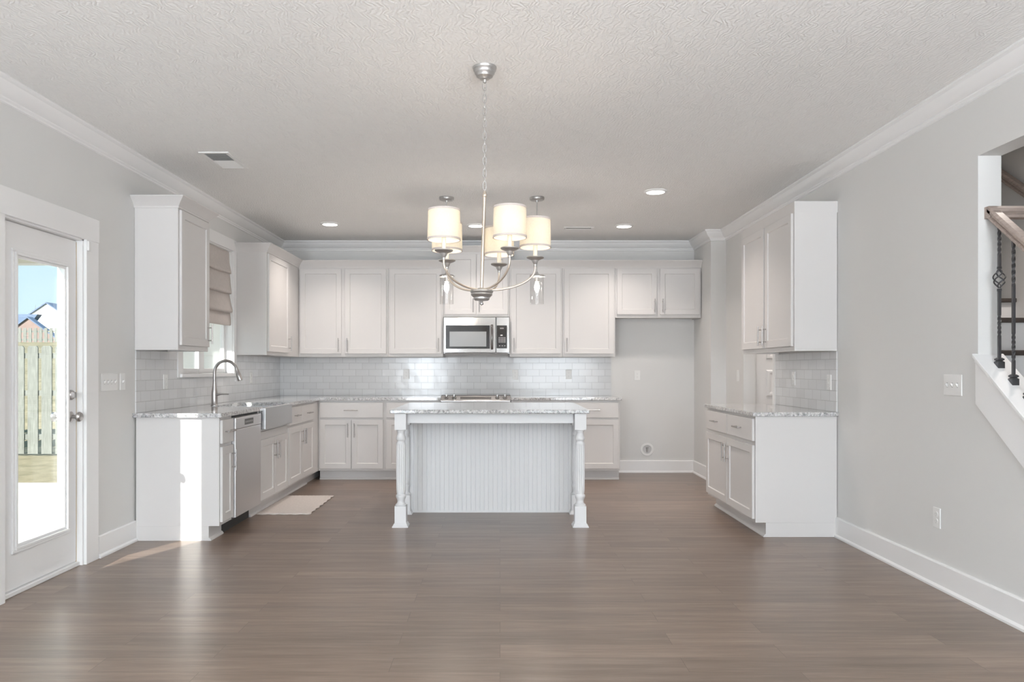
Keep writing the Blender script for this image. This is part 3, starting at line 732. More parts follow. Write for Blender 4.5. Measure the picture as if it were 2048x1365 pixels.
# ------------------------------------------------------------------ microwave
mw = thing('microwave', 'stainless over-the-range microwave with a black glass window', 'microwave', (-0.643, 8.50, 1.392))
W = 0.752; H = 0.428
MB().box(0.0, W, 0.03, 0.395, 0.012, H).build('body', 'steel2', mw, bevel=0.002)
mwd = MB().box(0.0, 0.597, 0.0, 0.03, 0.02, H).build('door', 'steel', mw, bevel=0.006, seg=3)
def rbox(mb, x0, x1, z0, z1, y, bulge=0.0):
    mb.box(x0, x1, y, 0.0, z0, z1)
dw_ = MB(); rbox(dw_, 0.028, 0.528, 0.068, 0.332, -0.003); wp = dw_.build('window_glass', 'black', mwd, bevel=0.002)
MB().box(0.072, 0.488, -0.0042, -0.003, 0.092, 0.262).build('viewing_screen', plain('grey_mesh_screen', (0.20, 0.20, 0.195), 0.25, 0.2), wp)
MB().tube([(0.552, -0.012, 0.068), (0.552, -0.034, 0.09), (0.552, -0.040, 0.20), (0.552, -0.034, 0.31), (0.552, -0.012, 0.332)], 0.014, 14).build('handle', 'steel', mwd, smooth=60)
cpn = MB().box(0.600, W, 0.0, 0.03, 0.02, H).build('control_panel', 'steel', mw, bevel=0.005, seg=3)
MB().box(0.606, 0.722, -0.003, 0.0, 0.072, 0.332).build('keypad', 'black', cpn, bevel=0.002)
MB().box(0.640, 0.690, -0.0045, -0.003, 0.288, 0.310).build('display', plain('clock_display', (0.03, 0.03, 0.035), 0.1), cpn)
mb = MB(); mb.box(0.645, 0.652, -0.0052, -0.0045, 0.293, 0.305); mb.box(0.655, 0.662, -0.0052, -0.0045, 0.293, 0.305); mb.box(0.667, 0.674, -0.0052, -0.0045, 0.293, 0.305); mb.box(0.677, 0.684, -0.0052, -0.0045, 0.293, 0.305)
mb.build('display_digits', 'greyprint', cpn)
for r in range(4):
    for c in range(4):
        MB().box(0.629 + c * 0.021, 0.640 + c * 0.021, -0.0045, -0.003, 0.138 + r * 0.0165, 0.148 + r * 0.0165).build('key', 'greyprint', cpn)
mb = MB(); mb.box(0.648, 0.672, -0.0045, -0.003, 0.215, 0.226); mb.build('key', 'plastic', cpn)
for x in (0.632, 0.662, 0.690): MB().box(x, x + 0.014, -0.0045, -0.003, 0.098, 0.104).build('key', 'greyprint', cpn)
MB().prism([(0.0, 0.0), (0.03, 0.0), (0.03, 0.02), (0.0, 0.02)], 0.02, W - 0.02, 'x').build('vent_grille', 'rubber', mw)
MB().prism([(0.24, 0.012), (0.27, 0.002), (0.48, 0.002), (0.51, 0.012)], 0.004, 0.05, 'y').build('light_bar', 'dark', mw)

# ------------------------------------------------------------------ island
isl = thing('kitchen_island', 'white kitchen island with beadboard back and turned fluted legs', 'island', (0, 0, 0))
IY = 6.43
MB().box(-0.795, 0.635, IY + 0.012, 7.045, 0.0, 0.884).build('body', 'island', isl, bevel=0.002)
poly = []; x = -0.79; pitch = 0.0378
pts = [(-0.79, IY + 0.0115), (-0.79, IY)]
x = -0.79 + 0.012
while x < 0.625:
    if abs(x + 0.08) > 0.012:
        pts += [(x - 0.0042, IY), (x - 0.0022, IY + 0.0065), (x + 0.0022, IY + 0.0065), (x + 0.0042, IY)]
    else: pts += [(x - 0.002, IY), (x - 0.002, IY + 0.003), (x + 0.001, IY + 0.003), (x + 0.001, IY)]
    x += pitch
pts += [(0.63, IY), (0.63, IY + 0.0115)]
MB().prism(pts, 0.012, 0.80, 'z').build('beadboard_panel', 'island', isl)
MB().box(-0.79, 0.63, IY - 0.006, IY, 0.0, 0.014).build('shoe_strip', 'island', isl)
MB().box(-0.735, 0.578, 5.905, 5.925, 0.802, 0.884).build('apron', 'island', isl, bevel=0.002)
MB().box(-0.815, -0.795, 5.93, 6.43, 0.802, 0.884).build('side_apron', 'island', isl); MB().box(0.645, 0.665, 5.93, 6.43, 0.802, 0.884).build('side_apron', 'island', isl)
def leg(cx, cy):
    mb = MB(); hb = 0.0445
    mb.box(cx - hb, cx + hb, cy - hb, cy + hb, 0.757, 0.884)
    mb.box(cx - hb, cx + hb, cy - hb, cy + hb, 0.030, 0.164)
    # plinth flare
    v = []
    for z, o in ((0, 0.062), (0.008, 0.062), (0.014, 0.055), (0.026, 0.051), (0.032, 0.0445)):
        v += [(cx - o, cy - o, z), (cx + o, cy - o, z), (cx + o, cy + o, z), (cx - o, cy + o, z)]
    f = [(3, 2, 1, 0), (16, 17, 18, 19)]
    for r in range(4):
        for i in range(4): f.append((r * 4 + i, r * 4 + (i + 1) % 4, (r + 1) * 4 + (i + 1) % 4, (r + 1) * 4 + i))
    mb.add(v, f)
    prof = [(0.036, 0.163), (0.044, 0.166), (0.043, 0.172), (0.036, 0.177), (0.030, 0.186), (0.0285, 0.197), (0.031, 0.212), (0.037, 0.224), (0.040, 0.236), (0.038, 0.247), (0.033, 0.252), (0.032, 0.258), (0.035, 0.262), (0.034, 0.268),
            (0.036, 0.275), (0.0365, 0.29)] + [(0.0365, 0.29 + 0.345 * i / 6) for i in range(1, 7)] + [(0.0365, 0.645), (0.035, 0.652), (0.029, 0.660), (0.0285, 0.668), (0.034, 0.674), (0.038, 0.684), (0.037, 0.696), (0.031, 0.710), (0.0275, 0.722), (0.029, 0.735), (0.034, 0.743), (0.034, 0.750), (0.038, 0.754), (0.038, 0.758)]
    mb.lathe(prof, (cx, cy, 0), 96, flute=(0.28, 0.64, 16, 0.004))
    return mb
for cx, cy in ((-0.774, 5.865), (0.6255, 5.865)): leg(cx, cy).build('leg', 'island', isl, smooth=35)
for cx in (-0.806, 0.650): leg(cx, 6.385).build('leg', 'island', isl, smooth=35)

# ------------------------------------------------------------------ rug
mb = MB(); nx, ny = 40, 60; rx0, rx1, ry0, ry1 = -2.055, -1.605, 6.32, 7.235
vv = []; ff = []
for j in range(ny + 1):
    for i in range(nx + 1):
        u, t = i / nx, j / ny
        ex = 0.006 * math.sin(t * 40) * (1 if i in (0, nx) else 0); ey = 0.007 * math.sin(u * 31 + 1) * (1 if j in (0, ny) else 0)
        z = 0.0115 + 0.0015 * math.sin(i * 2.1) * math.sin(j * 1.9) + (0.004 * math.sin(u * 7 + 2) if j == ny else 0)
        if i in (0, nx) or j in (0, ny): z = 0.005
        vv.append((rx0 + (rx1 - rx0) * u + ex + 0.03 * (t - 0.5) * 0, ry0 + (ry1 - ry0) * t + ey, z))
for j in range(ny):
    for i in range(nx): k = j * (nx + 1) + i; ff.append((k, k + 1, k + nx + 2, k + nx + 1))
mb.add(vv, ff); o = mb.build('rug', 'rug', smooth=80); sd = o.modifiers.new('t', 'SOLIDIFY'); sd.thickness = 0.005; sd.offset = -1
tag(o, 'small cream cotton rug on the floor in front of the sink', 'rug')

# ------------------------------------------------------------------ switches, outlets, water box
def plate(name, label, cat, loc, rz, gangs, style, group=None):
    """local: plate in xz plane, facing -y"""
    t = thing(name, label, cat, loc, rz, group); w = 0.07 + 0.046 * (gangs - 1); h = 0.115
    MB().box(-w / 2, w / 2, -0.006, 0, -h / 2, h / 2).build('plate', 'plastic', t, bevel=0.003)
    for g in range(gangs):
        x = (g - (gangs - 1) / 2) * 0.046
        if style == 'toggle':
            mb = MB().prism([(-0.006, -0.012), (-0.018, 0.004), (-0.018, 0.010), (-0.006, 0.008)], x - 0.005, x + 0.005, 'x'); mb.build('toggle', 'plastic', t, bevel=0.001)
            MB().box(x - 0.006, x + 0.006, -0.0065, -0.006, -0.0135, 0.0135).build('toggle_slot', 'greyprint', t)
        elif style == 'outlet':
            for zz in (-0.020, 0.020):
                f = MB().lathe([(0.0165, 0), (0.0165, -0.002), (0, -0.002)], (x, -0.006, zz), 20, 'y').build('receptacle', 'plastic', t)
                MB().box(x - 0.007, x - 0.005, -0.0086, -0.008, zz - 0.001, zz + 0.008).box(x + 0.005, x + 0.007, -0.0086, -0.008, zz - 0.001, zz + 0.006).box(x - 0.002, x + 0.002, -0.0086, -0.008, zz - 0.010, zz - 0.006).build('slot', 'greyprint', f)
        else:
            MB().box(x - 0.017, x + 0.017, -0.0075, -0.006, -0.033, 0.033).build('rocker', 'plastic', t, bevel=0.001)
    return t
plate('light_switch_plate', 'white four-toggle light switch plate beside the patio door', 'switch', (XL, 5.016, 1.142), RL, 4, 'toggle')
plate('light_switch_plate', 'narrow white single switch plate next to the four-toggle plate', 'switch', (XL, 5.190, 1.142), RL, 1, 'toggle')
plate('light_switch_plate', 'white three-toggle light switch plate on the right wall', 'switch', (XR, 4.083, 1.142), RR, 3, 'toggle')
plate('light_switch_plate', 'small white switch plate on the wall end beyond the right-wall cabinet', 'switch', (XR, 7.77, 1.16), RR, 1, 'rocker')
plate('outlet', 'white duplex outlet low on the right wall', 'outlet', (XR, 4.232, 0.39), RR, 1, 'outlet')
plate('outlet', 'white duplex outlet in the refrigerator alcove', 'outlet', (1.628, YB, 1.153), 0, 1, 'outlet')
plate('outlet', 'white outlet in the tile left of the range', 'outlet', (-1.110, YB - 0.008, 1.170), 0, 1, 'outlet')
plate('outlet', 'white outlet in the tile just right of the microwave', 'outlet', (0.180, YB - 0.008, 1.165), 0, 1, 'outlet')
plate('outlet', 'white outlet in the tile nearest the refrigerator alcove', 'outlet', (0.815, YB - 0.008, 1.165), 0, 1, 'outlet')
plate('outlet', 'white outlet in the side tile left of the sink window', 'outlet', (XL + 0.008, 5.84, 1.13), RL, 1, 'outlet')
plate('outlet', 'white outlet in the side tile right of the sink window near the corner', 'outlet', (XL + 0.008, 7.85, 1.14), RL, 1, 'outlet')
plate('outlet', 'white outlet in the right-wall tile farther from the camera', 'outlet', (XR - 0.008, 6.28, 1.15), RR, 1, 'outlet')
plate('outlet', 'white outlet in the right-wall tile nearer the camera', 'outlet', (XR - 0.008, 5.60, 1.13), RR, 1, 'outlet')
wb = thing('water_supply_box', 'round white water supply box low in the refrigerator alcove', 'wall box', (1.745, YB, 0.275))
MB().lathe([(0.048, 0.0), (0.076, 0.0), (0.078, -0.006), (0.074, -0.010), (0.054, -0.010), (0.050, -0.004), (0.048, 0.0)], (0, 0, 0), 32, 'y').build('ring', 'plastic', wb, smooth=40)
MB().lathe([(0.050, -0.001), (0.050, -0.003), (0, -0.003)], (0, 0, 0), 28, 'y').build('recess', plain('box_recess', (0.55, 0.55, 0.55), 0.6), wb)
MB().cyl((0, -0.008, -0.03), (0, -0.008, 0.022), 0.009).cyl((-0.016, -0.010, 0.022), (0.016, -0.010, 0.022), 0.006).build('valve', 'nickel', wb, smooth=40)

# ------------------------------------------------------------------ ceiling fixtures
def can(label, x, y):
    t = thing('recessed_light', label, 'ceiling light', (x, y, ZC), 0, 'recessed ceiling lights')
    MB().lathe([(0.076, 0.0), (0.098, 0.0), (0.098, -0.004), (0.090, -0.010), (0.078, -0.014), (0.076, -0.012), (0.076, 0.0)], (0, 0, 0), 36).build('trim_ring', 'plastic', t, smooth=40)
    MB().lathe([(0.0765, -0.006), (0.072, -0.012), (0.05, -0.016), (0, -0.017)], (0, 0, 0), 36).build('lens', 'led', t, smooth=40)
    area('recessed_lamp', (x, y, ZC - 0.03), (0, 0, -1), 0.13, 0.13, 7, (1.0, 0.90, 0.83), 'DISK', 120)
    return t
def ceil_xy(px, py, z=ZC):
    Y = FPX * (z - CAMH) / (738 - py); return ((px - 1000) * Y / FPX, Y)
can('round recessed ceiling light over the sink end of the kitchen', *ceil_xy(660, 447))
can('round recessed ceiling light behind the chandelier rod', *ceil_xy(952, 450))
can('round recessed ceiling light nearer the refrigerator alcove', *ceil_xy(1248, 451))
can('round recessed ceiling light nearest the camera, right of the chandelier', *ceil_xy(1311, 382))

can('added fill light above the stair landing, out of view', 3.03, 4.3)  # out-of-view lamp added to brighten the stairwell walls
can('added fill light in the side hall, out of view', 3.2, 7.2)  # hidden lamp added to lift the dark hall door
def vent(label, x0, x1, y0, y1):
    t = thing('ceiling_vent', label, 'vent', ((x0 + x1) / 2, (y0 + y1) / 2, ZC)); a, b = (x1 - x0) / 2, (y1 - y0) / 2; e = 0.028
    mb = MB()
    mb.box(-a, a, -b, -b + e, -0.008, 0); mb.box(-a, a, b - e, b, -0.008, 0); mb.box(-a, -a + e, -b + e, b - e, -0.008, 0); mb.box(a - e, a, -b + e, b - e, -0.008, 0)
    mb.build('frame', 'plastic', t, bevel=0.003)
    MB().box(-a + e, a - e, -b + e, b - e, -0.0012, -0.0002).build('duct_opening', 'greyprint', t)
    n = max(3, int((2 * b - 2 * e) / 0.022)) 
    for k in range(n):
        y = -b + e + (k + 0.5) * (2 * b - 2 * e) / n
        s = 1 if k < n / 2 else -1
        MB().prism([(y - 0.008, -0.002 - 0.005 * (1 + s) * .5), (y - 0.007, -0.001 - 0.005 * (1 + s) * .5), (y + 0.008, -0.001 - 0.005 * (1 - s) * .5), (y + 0.007, -0.002 - 0.005 * (1 - s) * .5)], -a + e, a - e, 'x').build('louver', 'plastic', t)
    return t
vx0, vy0 = ceil_xy(402, 304); vx1, vy1 = ceil_xy(493, 335)
vent('white rectangular ceiling vent near the left wall above the sink run', -2.10, -1.89, 5.215, 5.64)
hv = ceil_xy(1157, 456)
vent('narrow white ceiling vent between the recessed lights', hv[0] - 0.16, hv[0] + 0.16, hv[1] - 0.07, hv[1] + 0.07)

# chandelier
CX, CY = -0.077, 3.757
ch = thing('chandelier', 'five-arm nickel chandelier with cream linen drum shades on a chain', 'chandelier', (CX, CY, ZC))
cz = ZC
MB().lathe([(0.0, 0), (0.060, 0), (0.060, -0.006), (0.056, -0.012), (0.057, -0.016), (0.050, -0.026), (0.050, -0.031), (0.042, -0.042), (0.041, -0.047), (0.026, -0.056), (0.024, -0.060), (0.010, -0.064), (0.009, -0.078), (0, -0.08)], (0, 0, 0), 40).build('canopy', 'fixture', ch, smooth=35)
# chain from -0.075 to -0.60
nl = 17; L0 = -0.082; pitch = 0.0312
for i in range(nl):
    zc = L0 - 0.012 - i * pitch; pts = []
    ll = 0.0235; ww = 0.0085
    for k in range(16):
        a = 2 * PI * k / 16; p = (ww * math.cos(a), 0, zc + ll * math.sin(a))
        if i % 2: p = (0, ww * math.cos(a), p[2])
        pts.append(p)
    MB().tube(pts, 0.0017, 6, closed=True).build('chain_link', 'fixture', ch, smooth=60)
body = bpy.data.objects.new('hanging_frame', None); COL.objects.link(body); body.parent = ch
body.location = (0, 0, L0 - 0.012 - nl * pitch + 0.004); body.rotation_euler = (-0.0174, 0.0054, 0)
zt = ZC + body.location[2]           # world height of body origin
hz = 1.613 - zt                      # hub height in body frame
HX = -0.012
mb = MB().tube([(0, 0, -0.0), (0, 0, -0.012)], [0.006, 0.009], 16); mb.tube([(0, 0, -0.012), (HX, 0, hz + 0.02)], 0.0085, 16); mb.lathe([(0.0085, 0), (0.0115, -0.004), (0.0115, -0.014), (0.0085, -0.018)], (0, 0, -0.012), 16)
mb.build('rod', 'gold', body, smooth=40)
MB().lathe([(0.0, 0.022), (0.014, 0.022), (0.030, 0.014), (0.056, 0.010), (0.058, 0.002), (0.052, -0.006), (0.054, -0.012), (0.046, -0.022), (0.040, -0.026), (0.040, -0.034), (0.034, -0.040), (0.010, -0.043), (0.006, -0.047), (0.0095, -0.052), (0.0095, -0.060), (0.0, -0.066)], (HX, 0, hz), 36).build('hub', 'fixture', body, smooth=35)
AR = 0.254; pz = 1.793 - zt   # bobeche plate height
def arm(ex, ey):
    pts = []; AR = math.hypot(ex - HX, ey); ca, sa = (ex - HX) / AR, ey / AR
    n = 18
    for i in range(n + 1):
        t = i / n * (PI / 2)
        r = 0.03 + (AR - 0.03) * math.sin(t) ** 1.0; z = hz + 0.012 + (pz - 0.055 - hz - 0.012) * (1 - math.cos(t))
        pts.append((HX + r * ca, r * sa, z))
    pts.append((ex, ey, pz - 0.03))
    return MB().tube(pts, 0.0052, 12).build('arm', 'gold', body, smooth=60)
for deg, ox in ((5.2, 0.003), (77.2, 0.018), (149.2, 0.0225), (221.2, 0.0015), (293.2, 0.0245)):
    a = math.radians(deg); x, y = AR * math.cos(a) + ox, AR * math.sin(a)
    am = arm(x, y)
    MB().lathe([(0.006, -0.045), (0.0085, -0.040), (0.0075, -0.034), (0.013, -0.026), (0.018, -0.014), (0.038, -0.006), (0.044, -0.002), (0.043, 0.003), (0.036, 0.001), (0, 0.001)], (x, y, pz), 28).build('drip_cup', 'fixture', am, smooth=40)
    MB().lathe([(0.0105, 0.0), (0.0105, 0.085), (0.0, 0.086)], (x, y, pz), 20).build('candle_sleeve', 'fabric', am, smooth=50)
    MB().sphere((x, y, pz + 0.115), 0.019, 14, 10, 1.5).build('bulb', 'bulb', am, smooth=True)
    z0 = pz + 0.052; z1 = z0 + 0.138; r0, r1 = 0.079, 0.0765
    sh = MB().lathe([(r0, z0), (r1, z1), (r1 - 0.0015, z1), (r0 - 0.0015, z0), (r0, z0)], (x, y, 0), 48)
    sh.f = [f for f in sh.f if len(f) == 4]
    sh = sh.build('lamp_shade', 'shade', am, smooth=50)
    for zz, rr in ((z0, r0), (z1, r1)): 
        q = MB().lathe([(rr - 0.003, zz - 0.003), (rr + 0.0012, zz - 0.003), (rr + 0.0012, zz + 0.006), (rr - 0.003, zz + 0.006), (rr - 0.003, zz - 0.003)], (x, y, 0), 48)
        q.f = [f for f in q.f if len(f) == 4]; q.build('binding', 'shadetrim', sh, smooth=50)

# pendants over the island
def pendant(label, x, y):
    t = thing('pendant_light', label, 'pendant light', (x, y, ZC), 0, 'clear glass pendants over the island')
    MB().lathe([(0, 0), (0.064, 0), (0.066, -0.006), (0.064, -0.022), (0.058, -0.026), (0.010, -0.028), (0.008, -0.045), (0, -0.046)], (0, 0, 0), 32).build('canopy', 'fixture', t, smooth=35)
    MB().cyl((0, 0, -0.04), (0, 0, -0.675), 0.004, 10).build('stem', 'fixture', t, smooth=50)
    mb = MB().lathe([(0.004, -0.655), (0.012, -0.665), (0.016, -0.675), (0.062, -0.685), (0.064, -0.690), (0.064, -0.700), (0.055, -0.704), (0.020, -0.706), (0.019, -0.745), (0, -0.746)], (0, 0, 0), 32)
    for a in (0, 2.1, 4.2): mb.sphere((0.070 * math.cos(a), 0.070 * math.sin(a), -0.695), 0.006, 8, 6)
    mb.build('cap', 'fixture', t, smooth=35)
    g = MB().lathe([(0.058, -0.700), (0.060, -0.712), (0.060, -0.940), (0.058, -0.940), (0.058, -0.712), (0.056, -0.702), (0.058, -0.700)], (0, 0, 0), 40); g.f = [f for f in g.f if len(f) == 4]
    g.build('glass_cylinder', 'clearglass', t, smooth=50)
    MB().lathe([(0.010, 0.045), (0.013, 0.035), (0.021, 0.010), (0.023, -0.005), (0.018, -0.025), (0.006, -0.045), (0.0, -0.048)], (0, 0, -0.79), 20).build('bulb', 'bulb2', t, smooth=True)
    return t
pendant('clear glass pendant left of the chandelier rod', -0.470, 6.60)
pendant('clear glass pendant right of the chandelier rod', 0.325, 6.60)

# ------------------------------------------------------------------ hall door
hd = thing('door_2', 'white six-panel hall door seen past the right-wall cabinet', 'door', (2.608, 7.66, 0)); hd['kind'] = 'structure'
mb = MB(); w2 = 0.775; mb.box(0, w2, 0, 0.035, 0.01, 2.035); mb.build('door_slab', 'trim', hd)
ZS = [(0.24, 0.70), (0.84, 1.25), (1.38, 1.84)]
stile = 0.11; pw = (w2 - 3 * stile) / 2
for r, (a, b) in enumerate(((0.22, 0.80), (0.95, 1.22), (1.33, 1.88))):
    for c in range(2):
        x0 = stile + c * (pw + stile); x1 = x0 + pw
        mb = MB(); v = []
        for i_, (o, y) in enumerate(((0, -0.001), (0.012, -0.009), (0.03, -0.009), (0.05, -0.002))):
            v += [(x0 + o, y, a + o), (x1 - o, y, a + o), (x1 - o, y, b - o), (x0 + o, y, b - o)]
        f = [(12, 13, 14, 15)]
        for r_ in range(3):
            for i in range(4): f.append((r_ * 4 + i, r_ * 4 + (i + 1) % 4, (r_ + 1) * 4 + (i + 1) % 4, (r_ + 1) * 4 + i))
        mb.add(v, f); mb.build('panel', 'trim', hd)
for z in (0.25, 1.03, 1.80): MB().box(-0.006, 0.004, -0.010, 0.0, z, z + 0.09).build('hinge', 'iron', hd)

# ------------------------------------------------------------------ staircase side
sk_y0 = 2.35
def ramp(x0, x1, y0, y1, zlo, zhi):  # slab following the stair slope; zlo/zhi offsets from cap height
    return MB().prism([(y0, capz(y0) + zlo), (y1, capz(y1) + zlo), (y1, capz(y1) + zhi), (y0, capz(y0) + zhi)], x0, x1, 'x')
struct(ramp(XR - 0.015, XR, sk_y0, OPY, -0.235, 0.0).build('trim_4', 'trim', bevel=0.002))
mb = ramp(XR - 0.028, XR + 0.135, sk_y0, OPY + 0.006, 0.0, 0.020)
mb.prism([(sk_y0, capz(sk_y0) - 0.02), (OPY, capz(OPY) - 0.02), (OPY, capz(OPY)), (sk_y0, capz(sk_y0))], XR - 0.020, XR - 0.015, 'x')
struct(mb.build('trim_5', 'trim', bevel=0.003))
# steps: each tread + riser one staircase thing with parts
st = thing('staircase', 'staircase with dark treads and white risers behind the right-wall opening', 'staircase', (XR + 0.12, 0, 0))
def step(z, ya, yb):
    MB().box(0.001, 0.910, ya - 0.025, yb, z - 0.028, z).build('tread', 'tread', st, bevel=0.004)
    MB().box(0.001, 0.910, ya, ya + 0.015, z - 0.19, z - 0.028).build('riser', 'trim', st)
for k in range(1, 8): step(0.19 * k, 4.00 - (7 - k) * 0.25, 4.25 - (7 - k) * 0.25)
step(1.52, 4.25, 5.07)
step(1.71, 5.10, 5.98)
struct(MB().box(XR + 0.12, 3.50, 6.0, 6.1, 0, ZC).build('wall_stairwell', 'wall'))
# handrail
hr = thing('handrail', 'pale oak stair handrail turning level at its upper end', 'handrail', (XR + 0.062, 0, 0))
def railz(y): return capz(y) + 0.735
RP = [(-0.028, 0.0), (0.028, 0.0), (0.028, 0.014), (0.020, 0.020), (0.030, 0.032), (0.030, 0.048), (0.018, 0.060), (-0.018, 0.060), (-0.030, 0.048), (-0.030, 0.032), (-0.020, 0.020), (-0.028, 0.014)]
def rail(pa, pb, prof):
    """profile (x, z) carried along the YZ slope from pa=(y,z) to pb"""
    v = []
    for (y, z) in (pa, pb): v += [(a, y, z + b) for a, b in prof]
    n = len(prof); f = [tuple(range(n)), tuple(range(2 * n - 1, n - 1, -1))] + [(i, i + n, (i + 1) % n + n, (i + 1) % n) for i in range(n)]
    return MB().add(v, f)
rail((2.3, railz(2.3)), (OPY - 0.02, railz(OPY - 0.02)), RP).build('sloping_rail', 'rail', hr, smooth=35)
zt2 = railz(OPY - 0.02)
MB().prism([(OPY - 0.02 + a, zt2 + b) for a, b in RP], -0.030, 0.955, 'x').build('level_rail', 'rail', hr, smooth=35)
# far-wall rail
hr2 = thing('handrail', 'second oak handrail on the far stairwell wall', 'handrail', (3.44, 0, 0))
rail((3.4, 2.30 - 1.42 * 0.72), (5.35, 2.30 + 0.53 * 0.72), RP).build('rail', 'rail', hr2, smooth=35)
for y in (3.9, 4.9): MB().cyl((0, y, 2.30 + (y - 4.82) * 0.72 + .01), (0.06, y, 2.27 + (y - 4.82) * 0.72), 0.008).build('bracket', 'iron', hr2)
# balusters
def baluster(i, label, basket):
    y = 3.80 - i * 0.105; x = XR + 0.062; z0 = capz(y) + 0.020; z1 = railz(y)
    t = thing('baluster', label, 'baluster', (x, y, z0), 0, 'iron balusters under the near handrail'); h = z1 - z0
    mb = MB()
    hw = 0.0065
    def twisted(za, zb, n, tw):
        # adds to the bar being built
        pts = [(0, 0, za + (zb - za) * k / n) for k in range(n + 1)]
        v = []; f = []
        for k, p in enumerate(pts):
            for c in range(4):
                a = PI / 4 + c * PI / 2 + tw * k / n
                v.append((p[0] + hw * 1.35 * math.cos(a), p[1] + hw * 1.35 * math.sin(a), p[2]))
        for k in range(n):
            for c in range(4): f.append((k * 4 + c, k * 4 + (c + 1) % 4, (k + 1) * 4 + (c + 1) % 4, (k + 1) * 4 + c))
        f += [(3, 2, 1, 0), tuple(n * 4 + c for c in range(4))]; mb.add(v, f)
    if basket:
        c = h * 0.615
        twisted(-0.01, h * 0.20, 2, 0); twisted(h * 0.20, h * 0.36, 20, 2.5 * PI); twisted(h * 0.36, c - 0.055, 2, 0)
        KN = [(0.0095, 0), (0.012, 0.003), (0.0095, 0.006), (0.012, 0.009), (0.0095, 0.012)]
        mb.lathe(KN, (0, 0, c - 0.062), 12); mb.build('bar', 'iron', t); mb = MB(); mb.lathe(KN, (0, 0, c + 0.050), 12)
        twisted(c + 0.055, h * 0.78, 2, 0); twisted(h * 0.78, h * 0.97, 20, 2.5 * PI); twisted(h * 0.97, h + 0.01, 2, 0)
    else:
        twisted(-0.01, h * 0.14, 2, 0); twisted(h * 0.14, h * 0.34, 24, 3 * PI); twisted(h * 0.34, h * 0.66, 2, 0); twisted(h * 0.66, h * 0.94, 24, 3 * PI); twisted(h * 0.94, h + 0.01, 2, 0)
    mb.build('bar', 'iron', t)
    if basket:
        mb = MB()
        for q in range(4):
            pts = []
            for k in range(17):
                u = k / 16; r = 0.004 + 0.024 * math.sin(PI * u); a = q * PI / 2 + u * 1.3 * PI
                pts.append((r * math.cos(a), r * math.sin(a), c - 0.045 + 0.092 * u))
            mb.tube(pts, 0.0035, 8)
        mb.build('basket', 'iron', t, smooth=60)
    mb = MB(); v = []
    sh = [(0.017, -0.014), (0.017, 0.018), (0.010, 0.024), (0.016, 0.028), (0.016, 0.034), (0.009, 0.040)]
    for r, z in sh:
        for sx_, sy_ in ((-1, -1), (1, -1), (1, 1), (-1, 1)):
            v.append((sx_ * r, sy_ * r, z + (sy_ * r * STS if z < 0 else 0)))
    f = [(3, 2, 1, 0), (20, 21, 22, 23)]
    for r in range(5):
        for k in range(4): f.append((r * 4 + k, r * 4 + (k + 1) % 4, (r + 1) * 4 + (k + 1) % 4, (r + 1) * 4 + k))
    mb.add(v, f); mb.build('shoe', 'iron', t)
baluster(0, 'black twisted iron baluster with a basket knuckle', True)
baluster(1, 'plain twisted black iron baluster, second from the wall', False)
baluster(2, 'twisted black iron baluster cut by the right edge of the photo', False)

# ------------------------------------------------------------------ outside the patio door
GZ = -0.15
struct(MB().box(-7.5, XL - T, -6, 9.1, GZ - 0.1, GZ).build('floor_patio', 'concrete'))
# lawn with a bank rising behind the fence
lw = MB(); lw.box(-60, XL - T, 9.1, 13.3, GZ - 0.3, GZ - 0.01); lw.box(-60, -7.5, -12, 9.1, GZ - 0.3, GZ - 0.01)
v = []; f = []
yy = [(13.3, GZ - 0.01), (16, 0.5), (22, 1.5), (30, 2.3), (60, 2.6)]
for y, z in yy: v += [(-60, y, z), (10, y, z)]
for i in range(len(yy) - 1): f.append((i * 2, i * 2 + 1, i * 2 + 3, i * 2 + 2))
lw.add(v, f)
tag(lw.build('lawn', 'grass'), 'dry yellow-green lawn rising to a bank beyond the fence', 'grass', kind='stuff')
fe = thing('fence', 'weathered shadowbox board fence across the back yard', 'fence', (0, 12.0, GZ))
top = 1.75
mb = MB(); x = -12.0; k = 0
while x < -3.0:
    mb.prism([(x, 0.02), (x + 0.165, 0.02), (x + 0.165, top - 0.03), (x + 0.140, top), (x + 0.025, top), (x, top - 0.03)], 0, 0.018, 'y'); x += 0.222
mb.build('board_row', 'fence', fe)
mb = MB(); x = -11.9
while x < -3.0:
    mb.prism([(x, 0.02), (x + 0.165, 0.02), (x + 0.165, top - 0.1), (x + 0.140, top - 0.07), (x + 0.025, top - 0.07), (x, top - 0.1)], 0.9, 0.918, 'y'); x += 0.222
for z in (0.25, 0.95, 1.55): MB().box(-12, -3, 0.018, 0.056, z, z + 0.085).build('fence_rail', 'fence', fe)
for x in (-11.4, -9.0, -6.6, -4.2): MB().box(x, x + 0.09, 0.056, 0.146, -0.1, top).build('post', 'fence', fe)
f2 = thing('fence', 'distant grey picket fence on the grassy bank', 'fence', (0, 30, 2.25))
mb = MB(); x = -26.0
while x < -10: mb.box(x, x + 0.12, 0, 0.02, 0, 0.62 + 0.0); x += 0.21
mb.build('board_row', 'fence', f2)
for z in (0.12, 0.45): MB().box(-26, -10, 0.02, 0.06, z, z + 0.07).build('fence_rail', 'fence', f2)
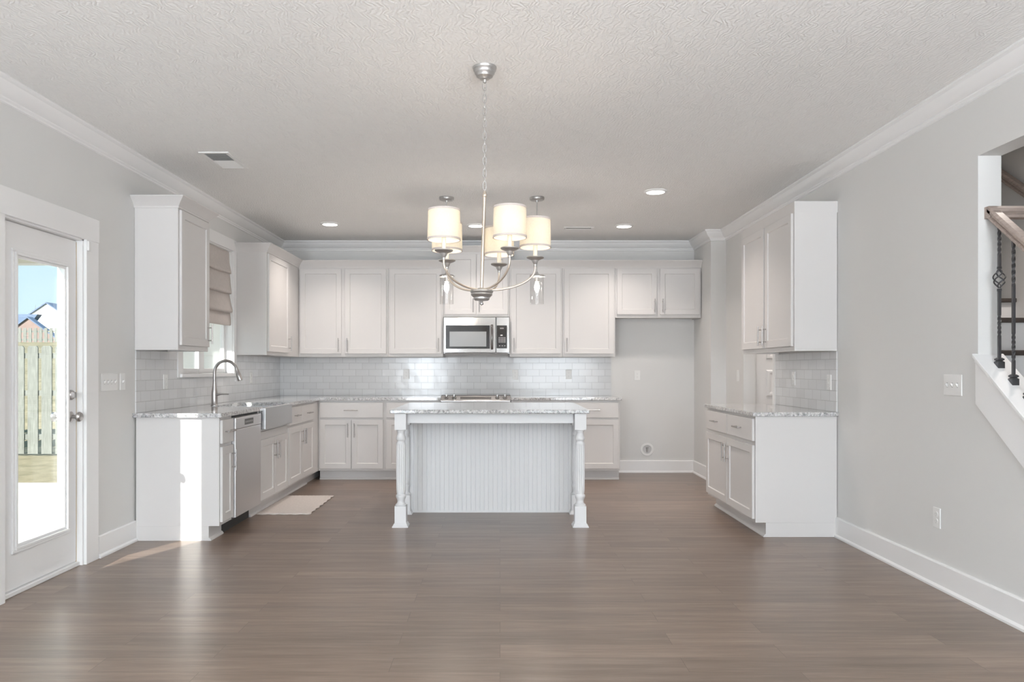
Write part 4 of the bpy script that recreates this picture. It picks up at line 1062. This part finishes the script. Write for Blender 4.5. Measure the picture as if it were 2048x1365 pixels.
# neighbour houses
def house(label, x, y, z, w, h, pk, dep, mat):
    t = thing('house', label, 'house', (x, y, z))
    MB().prism([(-w / 2, 0), (w / 2, 0), (w / 2, h), (0, pk), (-w / 2, h)], 0, dep, 'y').build('wall', mat, t)
    sl_ = (pk - h) / (w / 2); e = 0.35
    for sgn in (-1, 1):
        MB().prism([(0, pk + 0.02), (sgn * (w / 2 + e), h - e * sl_ + 0.02), (sgn * (w / 2 + e), h - e * sl_ + 0.09), (0, pk + 0.09)], -0.1, dep + 0.1, 'y').build('roof', 'roof', t)
    return t
h1 = house('white gabled neighbor house beyond the fences', -27.2, 45, 2.4, 7.6, 0.2, 2.75, 12, 'siding')
h2 = house('small brown gable with blue-grey roof in front of the white house', -23.9, 38, 2.45, 3.4, 0.1, 1.34, 0.25, 'brick')
MB().prism([(-3.6, 0.3), (-2.9, 1.60), (0.1, 1.60), (-0.9, 0.3)], 0.6, 1.0, 'y').build('roof', 'roof', h2)
tr = MB()
for k in range(14):
    a = random.uniform(-0.9, 0.9); l = random.uniform(0.6, 1.4)
    tr.cyl((0, 0, 0.3 + 0.15 * k), (l * math.sin(a), 0.2 * random.uniform(-1, 1), 0.3 + 0.15 * k + l * math.cos(a)), 0.02, 6, 0.005)
tr.cyl((0, 0, -1), (0, 0, 2.6), 0.06, 8, 0.01)
t = tr.build('tree', 'bark', loc=(-36.0, 58, 3.0)); tag(t, 'bare winter tree behind the neighbor houses', 'tree')
# porch: soffit, beam, column, outside siding return
pr = thing('porch_roof', 'beige porch roof over the far end of the patio', 'roof', (0, 0, 2.60))
MB().box(-6.9, XL - T, 5.6, 9.72, 0, 0.10).build('soffit', 'soffit', pr)
MB().box(-6.9, XL - T, 9.72, 9.78, -0.02, 0.22).build('fascia', 'siding', pr)
MB().box(-6.9, XL - T, 5.54, 5.6, -0.02, 0.22).build('fascia', 'siding', pr)
cl = thing('porch_column', 'white square porch column seen through the patio door', 'column', (-3.695, 6.60, GZ))
MB().box(-0.11, 0.11, -0.11, 0.11, 0.0, 2.75).build('shaft', 'siding', cl)
MB().box(-0.13, 0.13, -0.13, 0.13, 0, 0.16).box(-0.13, 0.13, -0.13, 0.13, 2.62, 2.75).build('collar', 'siding', cl, bevel=0.004)
# neighbouring projecting wall of this house beyond the window
struct(MB().box(-4.75, XL - T, 9.80, 9.95, GZ, 2.95).build('wall_porch', 'siding'))
mb2 = thing('porch_column', 'second white square porch column beyond the sink window', 'column', (-3.30, 8.9, GZ))
MB().box(-0.11, 0.11, -0.11, 0.11, 0.0, 2.75).build('shaft', 'siding', mb2)
